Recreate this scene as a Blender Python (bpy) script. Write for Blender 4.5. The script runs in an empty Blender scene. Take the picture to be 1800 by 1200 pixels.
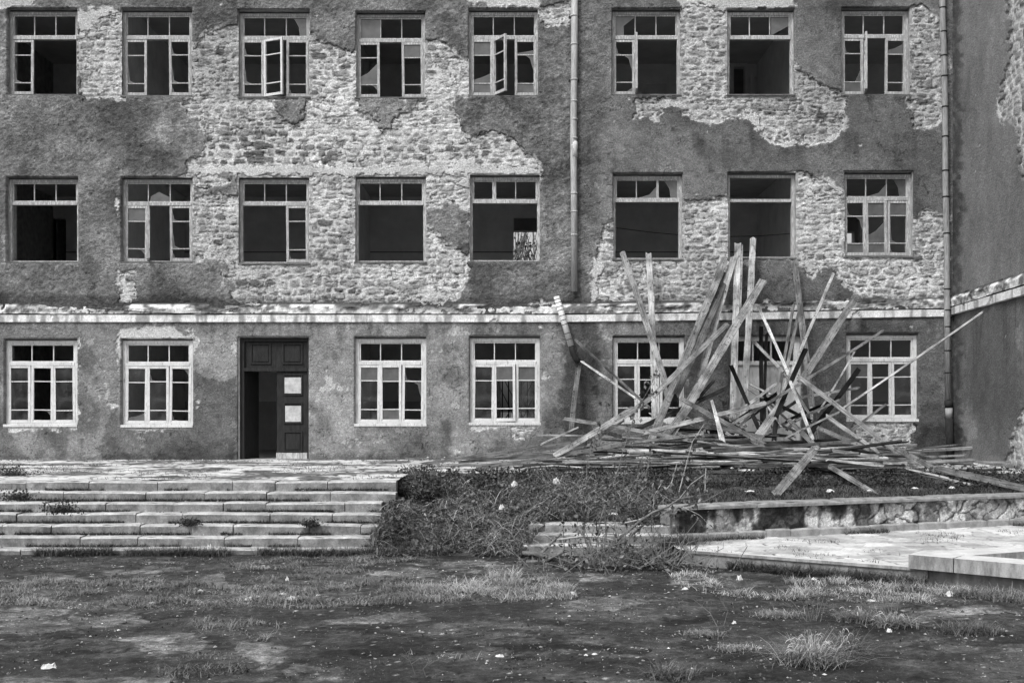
import bpy, math, random
import numpy as np
from mathutils import Vector, Matrix, Euler
R = math.radians
C = bpy.context.scene.collection
sc = bpy.context.scene

# ------------------------------------------------------------------ camera
F = 1920.0; D = 24.0; CZ = 1.1; HY = 720.0
cam = bpy.data.cameras.new('camera'); co = bpy.data.objects.new('camera', cam); C.objects.link(co)
co.location = (0, -D, CZ); co.rotation_euler = (R(90), 0, 0)
cam.sensor_width = 36; cam.lens = 36*F/1800; cam.shift_y = 120/1800; cam.clip_end = 2000
sc.camera = co
# ------------------------------------------------------------------ world + sun (overcast)
w = bpy.data.worlds.new('World'); sc.world = w; w.use_nodes = True
nt = w.node_tree; bg = nt.nodes['Background']
sky = nt.nodes.new('ShaderNodeTexSky'); sky.sky_type = 'NISHITA'; sky.sun_disc = False
SUN_EL, SUN_AZ = 52, -38          # azimuth measured from the camera's side of the facade, negative = from the left
sky.sun_elevation = R(SUN_EL); sky.sun_rotation = R(180-SUN_AZ); sky.air_density = 2.0; sky.dust_density = 6.0
bw = nt.nodes.new('ShaderNodeRGBToBW')
nt.links.new(sky.outputs[0], bw.inputs[0]); nt.links.new(bw.outputs[0], bg.inputs[0]); bg.inputs[1].default_value = 0.15
sun = bpy.data.lights.new('sun', 'SUN'); sun.energy = 1.6; sun.angle = R(10); sun.color = (1, 1, 1)
so = bpy.data.objects.new('sun', sun); C.objects.link(so)
d = Vector((math.sin(R(-SUN_AZ))*math.cos(R(SUN_EL)), math.cos(R(SUN_AZ))*math.cos(R(SUN_EL)), -math.sin(R(SUN_EL))))
so.rotation_euler = d.to_track_quat('-Z', 'Y').to_euler()
sc.view_settings.view_transform = 'Standard'; sc.view_settings.look = 'None'
sc.view_settings.exposure = 0.42; sc.view_settings.gamma = 1.0
try:
    sc.cycles.max_bounces = 6; sc.cycles.transparent_max_bounces = 6
except Exception: pass

def PY(px, py, y):
    k = (y+D)/F
    return Vector(((px-900)*k, y, CZ-(py-HY)*k))
def PZ(px, py, z):
    dist = F*(CZ-z)/(py-HY)
    return Vector(((px-900)*dist/F, dist-D, z))
X = lambda px: (px-900)/80.0
Z = lambda py: CZ-(py-HY)*D/F           # facade plane
PZL = -.73
GZ = -0.92                              # asphalt level

# ------------------------------------------------------------------ numpy noise
def _h(ix, iy, s):
    n = (ix.astype(np.int64)*374761393 + iy.astype(np.int64)*668265263 + s*982451653) & 0xffffffff
    n = ((n ^ (n >> 13))*1274126177) & 0xffffffff
    n = (n ^ (n >> 16)) & 0xffffffff
    return n.astype(np.float64)/4294967295.0
def vn(x, y, s=0):
    ix = np.floor(x); iy = np.floor(y); fx = x-ix; fy = y-iy
    fx = fx*fx*(3-2*fx); fy = fy*fy*(3-2*fy)
    a = _h(ix, iy, s); b = _h(ix+1, iy, s); c = _h(ix, iy+1, s); e = _h(ix+1, iy+1, s)
    return (a*(1-fx)+b*fx)*(1-fy)+(c*(1-fx)+e*fx)*fy
def fbm(x, y, s=0, o=4, g=.5):
    t = 0; a = 1; n = 0
    for i in range(o):
        t = t+a*vn(x*2**i+17.3*i, y*2**i+9.1*i, s+i*7); n += a; a *= g
    return t/n
def ss(e0, e1, v):
    t = np.clip((v-e0)/(e1-e0), 0, 1); return t*t*(3-2*t)
def psdf(px, py, poly, margin=60):
    """signed distance to a polygon, positive inside (inputs flat arrays)"""
    P = np.array(poly, float); out = np.full(px.shape, -float(margin))
    m = (px > P[:, 0].min()-margin) & (px < P[:, 0].max()+margin) & (py > P[:, 1].min()-margin) & (py < P[:, 1].max()+margin)
    x = px[m]; y = py[m]
    if x.size == 0: return out
    dd = np.full(x.shape, 1e9); ins = np.zeros(x.shape, bool)
    n = len(P)
    for i in range(n):
        ax, ay = P[i]; bx, by = P[(i+1) % n]
        ex, ey = bx-ax, by-ay; L = ex*ex+ey*ey+1e-9
        t = np.clip(((x-ax)*ex+(y-ay)*ey)/L, 0, 1)
        dd = np.minimum(dd, (x-ax-t*ex)**2+(y-ay-t*ey)**2)
        if ay != by:
            c = ((ay > y) != (by > y)) & (x < (bx-ax)*(y-ay)/(by-ay)+ax)
            ins ^= c
    r = np.sqrt(dd); out[m] = np.maximum(np.where(ins, r, -r), -margin)
    return out
def cells(x, y, s=0, jit=.8):
    """voronoi: distance to border, cell id hash"""
    ix = np.floor(x); iy = np.floor(y)
    d1 = np.full(x.shape, 9.); d2 = np.full(x.shape, 9.); cid = np.zeros(x.shape)
    for i in (-1, 0, 1):
        for j in (-1, 0, 1):
            cx = ix+i; cy = iy+j
            qx = cx+.5+jit*(_h(cx, cy, s)-.5); qy = cy+.5+jit*(_h(cx, cy, s+5)-.5)
            dd = np.hypot(x-qx, y-qy); new = dd < d1
            d2 = np.where(new, d1, np.minimum(d2, dd)); cid = np.where(new, _h(cx, cy, s+9), cid); d1 = np.where(new, dd, d1)
    return d2-d1, cid

# ------------------------------------------------------------------ object helpers
def tag(o, label=None, cat=None, group=None, kind=None):
    if label: o['label'] = label
    if cat: o['category'] = cat
    if group: o['group'] = group
    if kind: o['kind'] = kind
    return o
def link(o, parent=None):
    C.objects.link(o)
    if parent is not None: o.parent = parent
    return o
def empty(name, loc=(0, 0, 0), parent=None):
    o = bpy.data.objects.new(name, None); o.location = loc; o.empty_display_size = .2; return link(o, parent)
def npmesh(name, V, Fq, mat, parent=None, attrs=None, smooth=True, tri=False):
    me = bpy.data.meshes.new(name)
    V = np.asarray(V, np.float32); Fq = np.asarray(Fq, np.int32); k = Fq.shape[1]
    me.vertices.add(len(V)); me.vertices.foreach_set('co', V.ravel())
    me.loops.add(Fq.size); me.loops.foreach_set('vertex_index', Fq.ravel())
    me.polygons.add(len(Fq)); me.polygons.foreach_set('loop_start', np.arange(0, Fq.size, k, dtype=np.int32))
    me.polygons.foreach_set('loop_total', np.full(len(Fq), k, np.int32))
    me.update(calc_edges=True)
    me.polygons.foreach_set('use_smooth', np.full(len(Fq), smooth, bool))
    for an, av in (attrs or {}).items():
        a = me.attributes.new(an, 'FLOAT', 'POINT'); a.data.foreach_set('value', np.asarray(av, np.float32).ravel())
    me.materials.append(mat); me.validate()
    o = bpy.data.objects.new(name, me); return link(o, parent)
def gridfaces(nx, ny, keep=None):
    i = np.arange(nx-1)[None, :]; j = np.arange(ny-1)[:, None]
    a = (j*nx+i)
    f = np.stack([a, a+1, a+nx+1, a+nx], -1)
    if keep is not None: f = f[keep]
    return f.reshape(-1, 4)
def compact(V, Fq, attrs):
    used = np.zeros(len(V), bool); used[Fq.ravel()] = True
    m = np.cumsum(used)-1
    return V[used], m[Fq], {k: np.asarray(v)[used] for k, v in attrs.items()}

class MB:
    def __init__(s): s.v = []; s.f = []
    def box(s, x0, x1, y0, y1, z0, z1):
        n = len(s.v)
        s.v += [(x0, y0, z0), (x1, y0, z0), (x1, y1, z0), (x0, y1, z0), (x0, y0, z1), (x1, y0, z1), (x1, y1, z1), (x0, y1, z1)]
        s.f += [tuple(n+i for i in q) for q in ((0, 3, 2, 1), (4, 5, 6, 7), (0, 1, 5, 4), (1, 2, 6, 5), (2, 3, 7, 6), (3, 0, 4, 7))]
        return s
    def quad(s, a, b, c, e):
        n = len(s.v); s.v += [tuple(a), tuple(b), tuple(c), tuple(e)]; s.f.append((n, n+1, n+2, n+3)); return s
    def poly(s, pts, y0, y1):
        n = len(s.v); k = len(pts)
        s.v += [(p[0], y0, p[1]) for p in pts]+[(p[0], y1, p[1]) for p in pts]
        s.f.append(tuple(range(n, n+k))); s.f.append(tuple(range(n+2*k-1, n+k-1, -1)))
        for i in range(k): s.f.append((n+i, n+k+i, n+k+(i+1) % k, n+(i+1) % k))
        return s
    def tube(s, pts, rad, seg=8, cap=True):
        pts = [Vector(p) for p in pts]; k = len(pts)
        if not hasattr(rad, '__len__'): rad = [rad]*k
        up = Vector((0.13, 0.9, .4)); n0 = len(s.v)
        for i, p in enumerate(pts):
            t = (pts[min(i+1, k-1)]-pts[max(i-1, 0)]).normalized()
            a = t.cross(up);  a = a.normalized() if a.length > 1e-4 else t.orthogonal().normalized()
            b = t.cross(a)
            for j in range(seg):
                th = 2*math.pi*j/seg; s.v.append(tuple(p+(a*math.cos(th)+b*math.sin(th))*rad[i]))
        for i in range(k-1):
            for j in range(seg):
                j2 = (j+1) % seg
                s.f.append((n0+i*seg+j, n0+i*seg+j2, n0+(i+1)*seg+j2, n0+(i+1)*seg+j))
        if cap:
            s.f.append(tuple(n0+j for j in range(seg))[::-1]); s.f.append(tuple(n0+(k-1)*seg+j for j in range(seg)))
        return s
    def build(s, name, mat, parent=None, smooth=False, loc=None, rot=None):
        me = bpy.data.meshes.new(name); me.from_pydata(s.v, [], s.f); me.update()
        if smooth: me.polygons.foreach_set('use_smooth', [True]*len(me.polygons))
        me.materials.append(mat); o = bpy.data.objects.new(name, me)
        if loc: o.location = loc
        if rot: o.rotation_euler = rot
        return link(o, parent)

# ------------------------------------------------------------------ materials (all neutral: a black and white photograph)
def mk(name):
    m = bpy.data.materials.new(name); m.use_nodes = True; n = m.node_tree; b = n.nodes['Principled BSDF']
    b.inputs['Roughness'].default_value = .9; b.inputs['Specular IOR Level'].default_value = .25
    return m, n, b
def N(n, t, **k):
    q = n.nodes.new(t)
    for a, v in k.items():
        if a in ('op',): q.operation = v
        elif hasattr(q, a): setattr(q, a, v)
        else: q.inputs[a].default_value = v
    return q
def noise(n, co_, scale, detail=4, rough=.55):
    q = n.nodes.new('ShaderNodeTexNoise'); q.inputs['Scale'].default_value = scale; q.inputs['Detail'].default_value = detail
    q.inputs['Roughness'].default_value = rough; n.links.new(co_, q.inputs['Vector']); return q.outputs['Fac']
def mr(n, v, a, b, c, e):
    q = n.nodes.new('ShaderNodeMapRange'); n.links.new(v, q.inputs[0])
    for i, t in enumerate((a, b, c, e)): q.inputs[i+1].default_value = t
    return q.outputs[0]
def mul(n, a, b):
    q = n.nodes.new('ShaderNodeMath'); q.operation = 'MULTIPLY'
    n.links.new(a, q.inputs[0])
    if isinstance(b, (int, float)): q.inputs[1].default_value = b
    else: n.links.new(b, q.inputs[1])
    return q.outputs[0]
def mixf(n, f, a, b):
    q = n.nodes.new('ShaderNodeMix'); q.data_type = 'FLOAT'; n.links.new(f, q.inputs[0])
    for i, t in ((2, a), (3, b)):
        if isinstance(t, (int, float)): q.inputs[i].default_value = t
        else: n.links.new(t, q.inputs[i])
    return q.outputs[0]
def coords(n, scale=(1, 1, 1), kind='Object'):
    t = n.nodes.new('ShaderNodeTexCoord'); m = n.nodes.new('ShaderNodeMapping'); m.inputs['Scale'].default_value = scale
    n.links.new(t.outputs[kind], m.inputs[0]); return m.outputs[0]
def bump(n, b, h, dist, strength=1):
    q = n.nodes.new('ShaderNodeBump'); q.inputs['Distance'].default_value = dist; q.inputs['Strength'].default_value = strength
    n.links.new(h, q.inputs['Height']); n.links.new(q.outputs[0], b.inputs['Normal'])
def mat_attr(name, sc1=60, amt=.35, bd=.01, sc2=25):
    m, n, b = mk(name); a = N(n, 'ShaderNodeAttribute', attribute_name='tone'); c = coords(n)
    f = noise(n, c, sc1, 3, .7); f2 = noise(n, c, sc2, 5, .65)
    v = mul(n, a.outputs['Fac'], mr(n, f, .25, .75, 1-amt, 1+amt)); v = mul(n, v, mr(n, f2, .3, .7, 1-amt*.6, 1+amt*.6))
    n.links.new(v, b.inputs['Base Color']); bump(n, b, f2, bd); return m
M_STONE = mat_attr('rubble_stone', 50, .5, .03, 24)
M_PLASTER = mat_attr('rough_plaster', 50, .5, .030, 26)
def mat_ground():
    m, n, b = mk('worn_asphalt'); a = N(n, 'ShaderNodeAttribute', attribute_name='tone'); c = coords(n)
    f1 = noise(n, c, 3.0, 12, .78); f2 = noise(n, c, 70, 3, .75); f3 = noise(n, c, 11, 8, .75)
    v = mul(n, a.outputs['Fac'], mr(n, f1, .44, .56, .70, 1.30)); v = mul(n, v, mr(n, f2, .3, .7, .35, 1.65)); v = mul(n, v, mr(n, f3, .42, .58, .72, 1.28))
    vo = n.nodes.new('ShaderNodeTexVoronoi'); vo.inputs['Scale'].default_value = 34; n.links.new(c, vo.inputs['Vector'])
    sp = n.nodes.new('ShaderNodeSeparateColor'); n.links.new(vo.outputs['Color'], sp.inputs[0])
    chip = mul(n, mr(n, vo.outputs['Distance'], .10, .22, 1, 0), mr(n, sp.outputs[0], .86, .88, 0, 1))
    v = mixf(n, chip, v, mr(n, sp.outputs[1], 0, 1, .08, .42))
    n.links.new(v, b.inputs['Base Color']); bump(n, b, f3, .03); return m
M_GROUND = mat_ground()
M_LEDGE = mat_attr('ledge_render', 40, .22, .010, 20)
M_SLAB = mat_attr('pale_paving', 40, .2, .006, 14)
def mat_plain(name, v, lo=.75, hi=1.25, scale=12, stretch=(1, 1, 1), rough=.85, bd=.004):
    m, n, b = mk(name); c = coords(n, stretch); f = noise(n, c, scale, 6, .65)
    g = noise(n, coords(n), 90, 2, .6)
    q = mul(n, mr(n, f, .3, .7, v*lo, v*hi), mr(n, g, .3, .7, .88, 1.12)); n.links.new(q, b.inputs['Base Color'])
    b.inputs['Roughness'].default_value = rough; bump(n, b, f, bd); return m
def mat_paint(name, paint, wood, cover, dirt=.35):
    """peeling paint on wood, grain follows the vertical"""
    m, n, b = mk(name); c = coords(n, (9, 9, 1.2)); f = noise(n, c, 6, 6, .7)
    c2 = coords(n, (1, 1, 1)); g = noise(n, c2, 3.5, 5, .6); h = noise(n, coords(n, (14, 14, 2.5)), 2.2, 6, .7)
    wv = mr(n, f, .3, .7, wood*.55, wood*1.4); pv = mr(n, g, .3, .75, paint, paint*(1-dirt))
    mm = mixf(n, mr(n, mul(n, f, mr(n, h, .2, .8, .6, 1.4)), cover-.03, cover+.03, 0, 1), pv, wv)
    n.links.new(mm, b.inputs['Base Color']); b.inputs['Roughness'].default_value = .7; bump(n, b, f, .004); return m
M_WHITE = mat_paint('old_white_paint', .68, .28, .60, .34)
M_DOORW = mat_paint('dirty_white_door', .68, .3, .62, .4)
M_GREYW = mat_paint('peeling_grey_paint', .58, .22, .52, .45)
M_WOODOLD = mat_paint('bare_weathered_frame', .62, .27, .47, .5)
M_DARKDOOR = mat_plain('dark_door_paint', .018, .6, 1.6, 8, (3, 3, .6), .8)
M_WHITEB = mat_plain('white_board', .48, .6, 1.2, 7)
M_INT = mat_plain('interior_plaster', .8, .85, 1.15, 2, (1, 1, 1))
M_INTD = mat_plain('interior_dado', .5, .85, 1.15, 2, (1, 1, 1))
M_DARKI = mat_plain('interior_dark', .10, .85, 1.15, 2)
M_SILL = mat_plain('old_sill', .11, .5, 1.6, 9)
M_REVEAL = mat_plain('reveal_plaster', .34, .55, 1.25, 7)
M_PIPE = mat_plain('galvanised_pipe', .38, .6, 1.25, 5, (6, 6, .8), .6)
M_PIPEL = mat_plain('pale_pipe', .62, .75, 1.15, 8, (6, 6, .8), .6)
M_PIPED = mat_plain('dark_pipe', .018, .6, 1.5, 8, (3, 3, 1), .95)
M_PIPER = mat_plain('stained_pipe', .27, .5, 1.3, 5, (6, 6, .8), .7)
M_BLACK = mat_plain('black_iron', .02, .7, 1.4, 10)
M_PAPER = mat_plain('white_litter', .58, .8, 1.1, 20)
M_LITTER = mat_plain('grey_litter', .38, .6, 1.2, 20)
M_BARK = mat_plain('dry_bark', .13, .5, 1.5, 20, (1, 1, 1))
M_BARKL = mat_plain('pale_twig', .36, .7, 1.2, 20)
M_STONEB = mat_plain('step_stone', .40, .6, 1.25, 5, (2, 2, 1), .85, .006)
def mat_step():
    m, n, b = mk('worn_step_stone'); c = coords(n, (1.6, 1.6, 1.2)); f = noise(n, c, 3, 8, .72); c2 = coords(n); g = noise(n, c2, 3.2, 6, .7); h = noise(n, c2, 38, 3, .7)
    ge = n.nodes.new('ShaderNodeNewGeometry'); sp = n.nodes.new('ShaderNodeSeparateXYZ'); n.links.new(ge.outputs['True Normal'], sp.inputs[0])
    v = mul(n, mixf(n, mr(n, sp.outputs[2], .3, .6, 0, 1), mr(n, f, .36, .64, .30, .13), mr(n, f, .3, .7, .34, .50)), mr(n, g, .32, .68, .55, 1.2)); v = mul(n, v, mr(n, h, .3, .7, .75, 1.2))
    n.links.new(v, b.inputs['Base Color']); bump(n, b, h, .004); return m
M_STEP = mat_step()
M_PLIN = mat_plain('plinth_block', .30, .55, 1.3, 5)
M_CAP = mat_plain('worn_capping', .23, .45, 1.5, 6, (1, 1, 1), .85, .01)
def mat_glass():
    m, n, b = mk('dusty_pane'); out = n.nodes['Material Output']
    gl = n.nodes.new('ShaderNodeBsdfGlossy'); gl.inputs['Roughness'].default_value = .08; gl.inputs['Color'].default_value = (.55, .55, .55, 1)
    tr = n.nodes.new('ShaderNodeBsdfTransparent'); tr.inputs[0].default_value = (.8, .8, .8, 1)
    fr = n.nodes.new('ShaderNodeFresnel'); fr.inputs[0].default_value = 1.5
    mx = n.nodes.new('ShaderNodeMixShader'); n.links.new(fr.outputs[0], mx.inputs[0]); n.links.new(tr.outputs[0], mx.inputs[1]); n.links.new(gl.outputs[0], mx.inputs[2])
    df = n.nodes.new('ShaderNodeBsdfDiffuse'); df.inputs[0].default_value = (.5, .5, .5, 1)
    m2 = n.nodes.new('ShaderNodeMixShader'); dn = noise(n, coords(n), 5, 5, .6); n.links.new(mr(n, dn, .35, .8, .01, .12), m2.inputs[0])
    n.links.new(mx.outputs[0], m2.inputs[1]); n.links.new(df.outputs[0], m2.inputs[2]); n.links.new(m2.outputs[0], out.inputs[0]); return m
M_GLASS = mat_glass()
def mat_dglass():
    m, n, b = mk('filmed_pane'); f = noise(n, coords(n), 4, 5, .6)
    n.links.new(mr(n, f, .3, .7, .07, .13), b.inputs['Base Color']); b.inputs['Roughness'].default_value = .25; b.inputs['Specular IOR Level'].default_value = .5; return m
M_FILM = mat_dglass()
def mat_plank():
    m, n, b = mk('weathered_board'); c = coords(n, (1.1, 26, 26)); f = noise(n, c, 2.2, 7, .68)
    oi = n.nodes.new('ShaderNodeObjectInfo'); sh = n.nodes.new('ShaderNodeVectorMath'); sh.operation = 'ADD'
    cb = n.nodes.new('ShaderNodeCombineXYZ'); n.links.new(mul(n, oi.outputs['Random'], 37.), cb.inputs[0]); n.links.new(mul(n, oi.outputs['Random'], 91.), cb.inputs[1])
    n.links.new(coords(n, (1, 1, 1)), sh.inputs[0]); n.links.new(cb.outputs[0], sh.inputs[1])
    g = noise(n, sh.outputs[0], 2.0, 5, .65)                # long patches of old paint or rot
    k = noise(n, sh.outputs[0], 22, 2, .5)                  # knots and nail holes
    v = mul(n, mr(n, f, .28, .72, .25, 1.65), mr(n, g, .36, .64, .45, 1.45)); v = mul(n, v, mr(n, k, .60, .70, 1, .3))
    v = mul(n, v, mul(n, oi.outputs['Color'], .84)); n.links.new(v, b.inputs['Base Color']); b.inputs['Roughness'].default_value = .9; b.inputs['Specular IOR Level'].default_value = .08; bump(n, b, f, .006); return m
M_PLANK = mat_plank()
def mat_leaf(name):
    m, n, b = mk(name); a = N(n, 'ShaderNodeAttribute', attribute_name='tone'); n.links.new(a.outputs['Fac'], b.inputs['Base Color'])
    b.inputs['Roughness'].default_value = .65; return m
M_GRASS = mat_leaf('grass_blade')

# ------------------------------------------------------------------ openings (pixels of the 1800 px photograph)
W2 = [(13, 15, 137, 168), (213, 16, 338, 170), (419, 18, 545, 172), (625, 20, 748, 173), (824, 16, 947, 170), (1075, 15, 1197, 168), (1278, 16, 1397, 168), (1479, 14, 1599, 168)]
W1 = [(12, 311, 138, 462), (213, 311, 340, 462), (419, 311, 545, 464), (623, 310, 749, 462), (825, 307, 950, 461), (1077, 305, 1200, 457), (1279, 303, 1399, 455), (1483, 302, 1604, 452)]
W0 = [(8, 595, 136, 747), (214, 595, 339, 748), (624, 592, 749, 746), (825, 591, 950, 744), (1077, 590, 1204, 742), (1487, 586, 1613, 738)]
DOOR = (419, 592, 543, 809); DOOR2 = (1283, 590, 1408, 806)
OPEN = W2+W1+W0+[DOOR, DOOR2]
XR = X(1677)                           # inner corner with the wing
XL = -12.6; ZT = 11.4

# ------------------------------------------------------------------ where the render has fallen off
STONE = [
 [(137, 50), (160, 50), (172, 38), (190, 28), (207, 18), (215, 26), (215, 176), (190, 172), (165, 176), (148, 180), (137, 165)],
 [(338, 95), (352, 72), (365, 57), (385, 50), (400, 46), (418, 47), (470, 100), (545, 55), (560, 72), (580, 80), (600, 85), (618, 90), (640, 82), (700, 110), (748, 68),
  (775, 68), (790, 80), (800, 100), (815, 110), (826, 112), (826, 165), (800, 170), (793, 182), (800, 200), (808, 215), (812, 227), (822, 240), (828, 250), (834, 240), (845, 231), (866, 229), (887, 239),
  (909, 253), (919, 267), (933, 277), (953, 297), (951, 312), (880, 400), (824, 462), (818, 490), (808, 510), (798, 524), (780, 529), (760, 533), (560, 534), (420, 533), (406, 517), (396, 500), (398, 469),
  (410, 465), (379, 453), (365, 452), (344, 448), (300, 400), (300, 340), (325, 307), (331, 293), (344, 281), (362, 274), (365, 251), (358, 227), (344, 207), (327, 193), (320, 186), (324, 177), (340, 174)],
 [(948, 12), (1003, 8), (1000, 30), (985, 45), (975, 48), (960, 45), (953, 30)],
 [(1190, 18), (1214, 9), (1249, 14), (1290, 17), (1340, 60), (1402, 124), (1407, 126), (1421, 134), (1445, 150), (1476, 163), (1486, 169), (1485, 200), (1480, 224), (1456, 246), (1421, 253), (1387, 250),
  (1356, 250), (1345, 241), (1331, 224), (1297, 207), (1249, 215), (1225, 208), (1201, 193), (1186, 187), (1170, 188), (1160, 200), (1150, 212), (1113, 207), (1118, 190), (1110, 174), (1190, 168)],
 [(1597, 17), (1614, 10), (1635, 21), (1652, 34), (1662, 60), (1664, 172), (1650, 214), (1642, 226), (1607, 224), (1600, 200), (1597, 168)],
 [(1074, 389), (1061, 403), (1050, 429), (1045, 453), (1039, 469), (1046, 489), (1039, 505), (1043, 525), (1061, 533), (1664, 530), (1664, 380), (1640, 376), (1625, 375), (1600, 387), (1540, 360), (1483, 342),
  (1470, 330), (1455, 318), (1435, 308), (1420, 304), (1397, 305), (1340, 340), (1240, 351), (1220, 347), (1198, 347), (1140, 380)],
 [(1500, 738), (1612, 736), (1608, 760), (1600, 775), (1590, 783), (1530, 787), (1505, 770)],
 [(210, 475), (232, 478), (236, 500), (240, 520), (228, 532), (208, 530), (213, 505)],
 [(898, 750), (935, 750), (932, 763), (915, 773), (900, 764)],
]
ISLE = [
 [(479, 174), (538, 174), (533, 195), (530, 211), (519, 215), (503, 211), (487, 205), (479, 192)],
 [(626, 172), (735, 174), (730, 192), (701, 200), (695, 211), (687, 227), (677, 236), (669, 232), (661, 213), (645, 203), (631, 195)],
 [(338, 331), (365, 331), (389, 324), (420, 308), (420, 348), (400, 345), (379, 339), (344, 350)],
 [(748, 365), (767, 363), (781, 352), (797, 351), (813, 363), (827, 368), (827, 451), (807, 443), (786, 429), (770, 416), (748, 397)],
 [(416, 308), (420, 296), (432, 294), (446, 300), (448, 312)],
 [(1285, 455), (1328, 457), (1379, 459), (1400, 464), (1410, 478), (1418, 488), (1430, 487), (1443, 473), (1461, 467), (1466, 480), (1490, 498), (1504, 509), (1519, 524), (1530, 534), (1270, 534), (1278, 500)],
 [(340, 372), (345, 372), (345, 380), (340, 380)],
]
LIME = [
 [(138, 15), (154, 21), (162, 13), (186, 11), (193, 5), (206, 16), (213, 27), (204, 22), (180, 34), (166, 44), (160, 52), (138, 54)],
 [(1180, -8), (1397, -8), (1402, 14), (1278, 18), (1249, 14), (1214, 9), (1200, 14), (1190, 5)],
 [(813, -10), (830, 8), (850, 8), (880, 14), (905, 8), (950, 15), (955, 2), (890, -8)],
 [(-30, -10), (62, -10), (60, 8), (40, 12), (-30, 18)],
 [(210, 576), (262, 572), (303, 574), (324, 588), (338, 579), (348, 593), (351, 607), (341, 631), (338, 596), (214, 596), (212, 640), (206, 650), (207, 600)],
 [(191, 705), (205, 703), (212, 712), (200, 718), (192, 715)],
 [(5, 744), (136, 744), (134, 756), (112, 752), (100, 757), (40, 753), (18, 760)],
 [(136, 590), (142, 594), (139, 620), (136, 700), (142, 735), (134, 745)],
 [(950, 652), (962, 655), (962, 665), (951, 670)],
 [(212, 746), (262, 752), (290, 748), (340, 747), (300, 760), (230, 755)],
 [(822, 745), (880, 748), (950, 744), (930, 756), (890, 752), (830, 756)],
 [(1160, 190), (1166, 178), (1195, 175), (1204, 196), (1190, 190), (1172, 191)],
 [(1300, 205), (1320, 193), (1333, 199), (1342, 213), (1343, 233), (1353, 246), (1395, 249), (1440, 250), (1478, 225), (1484, 200), (1487, 200), (1487, 215), (1482, 230), (1457, 249), (1421, 256), (1387, 253), (1353, 253), (1342, 243), (1328, 226)],
 [(1435, 306), (1456, 316), (1472, 326), (1484, 338), (1484, 343), (1470, 336), (1450, 322)],
 [(1597, 168), (1602, 190), (1606, 205), (1600, 200), (1596, 190)],
 [(1040, 452), (1052, 462), (1060, 475), (1050, 490), (1048, 510), (1056, 526), (1043, 530), (1036, 508), (1043, 490), (1037, 468)],
 [(1410, 470), (1418, 465), (1430, 467), (1438, 474), (1430, 485), (1417, 482)],
 [(795, 288), (838, 275), (837, 295), (818, 299), (805, 293)],
 [(799, 322), (812, 310), (826, 306), (826, 330), (812, 326), (802, 330)],
 [(817, 234), (834, 240), (826, 250), (821, 246)],
 [(345, 291), (460, 288), (560, 292), (640, 291), (760, 290), (830, 292), (950, 294), (956, 303), (945, 308), (740, 307), (560, 309), (460, 310), (340, 309), (328, 304)],
 [(207, 345), (212, 350), (212, 385), (205, 365), (202, 350)],
 [(1650, 200), (1657, 185), (1659, 205), (1650, 226), (1640, 226)],
 [(208, 480), (214, 476), (214, 500), (209, 495)],
 [(925, 531), (960, 528), (980, 527), (978, 532), (930, 536)],
 [(1005, 205), (1011, 206), (1012, 232), (1005, 226)],
 [(1640, 25), (1650, 28), (1650, 40), (1641, 42)],
]
SPOT = [(60, 278, 2.5), (63, 298, 2), (392, 7, 3), (558, 24, 4), (205, 290, 2), (100, 581, 1.5), (98, 583, 3), (178, 634, 2), (185, 652, 2.5), (350, 711, 4), (400, 596, 3), (399, 590, 2), (368, 605, 2), (950, 576, 4),
        (404, 652, 2), (197, 667, 2), (408, 693, 2), (1107, 577, 2), (1587, 566, 2), (1605, 574, 2.5), (1510, 254, 4), (1248, 233, 2), (1110, 250, 1.5), (1376, 160, 1.5), (1120, 183, 2), (1366, 312, 1.5),
        (640, 575, 1.5), (700, 590, 1.5), (560, 570, 2), (560, 640, 1.5), (575, 700, 2), (590, 620, 1.5), (860, 560, 1), (1250, 575, 1.6), (1428, 560, 1.5), (480, 20, 1.5), (730, 18, 2), (1060, 240, 1.5)]
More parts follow.
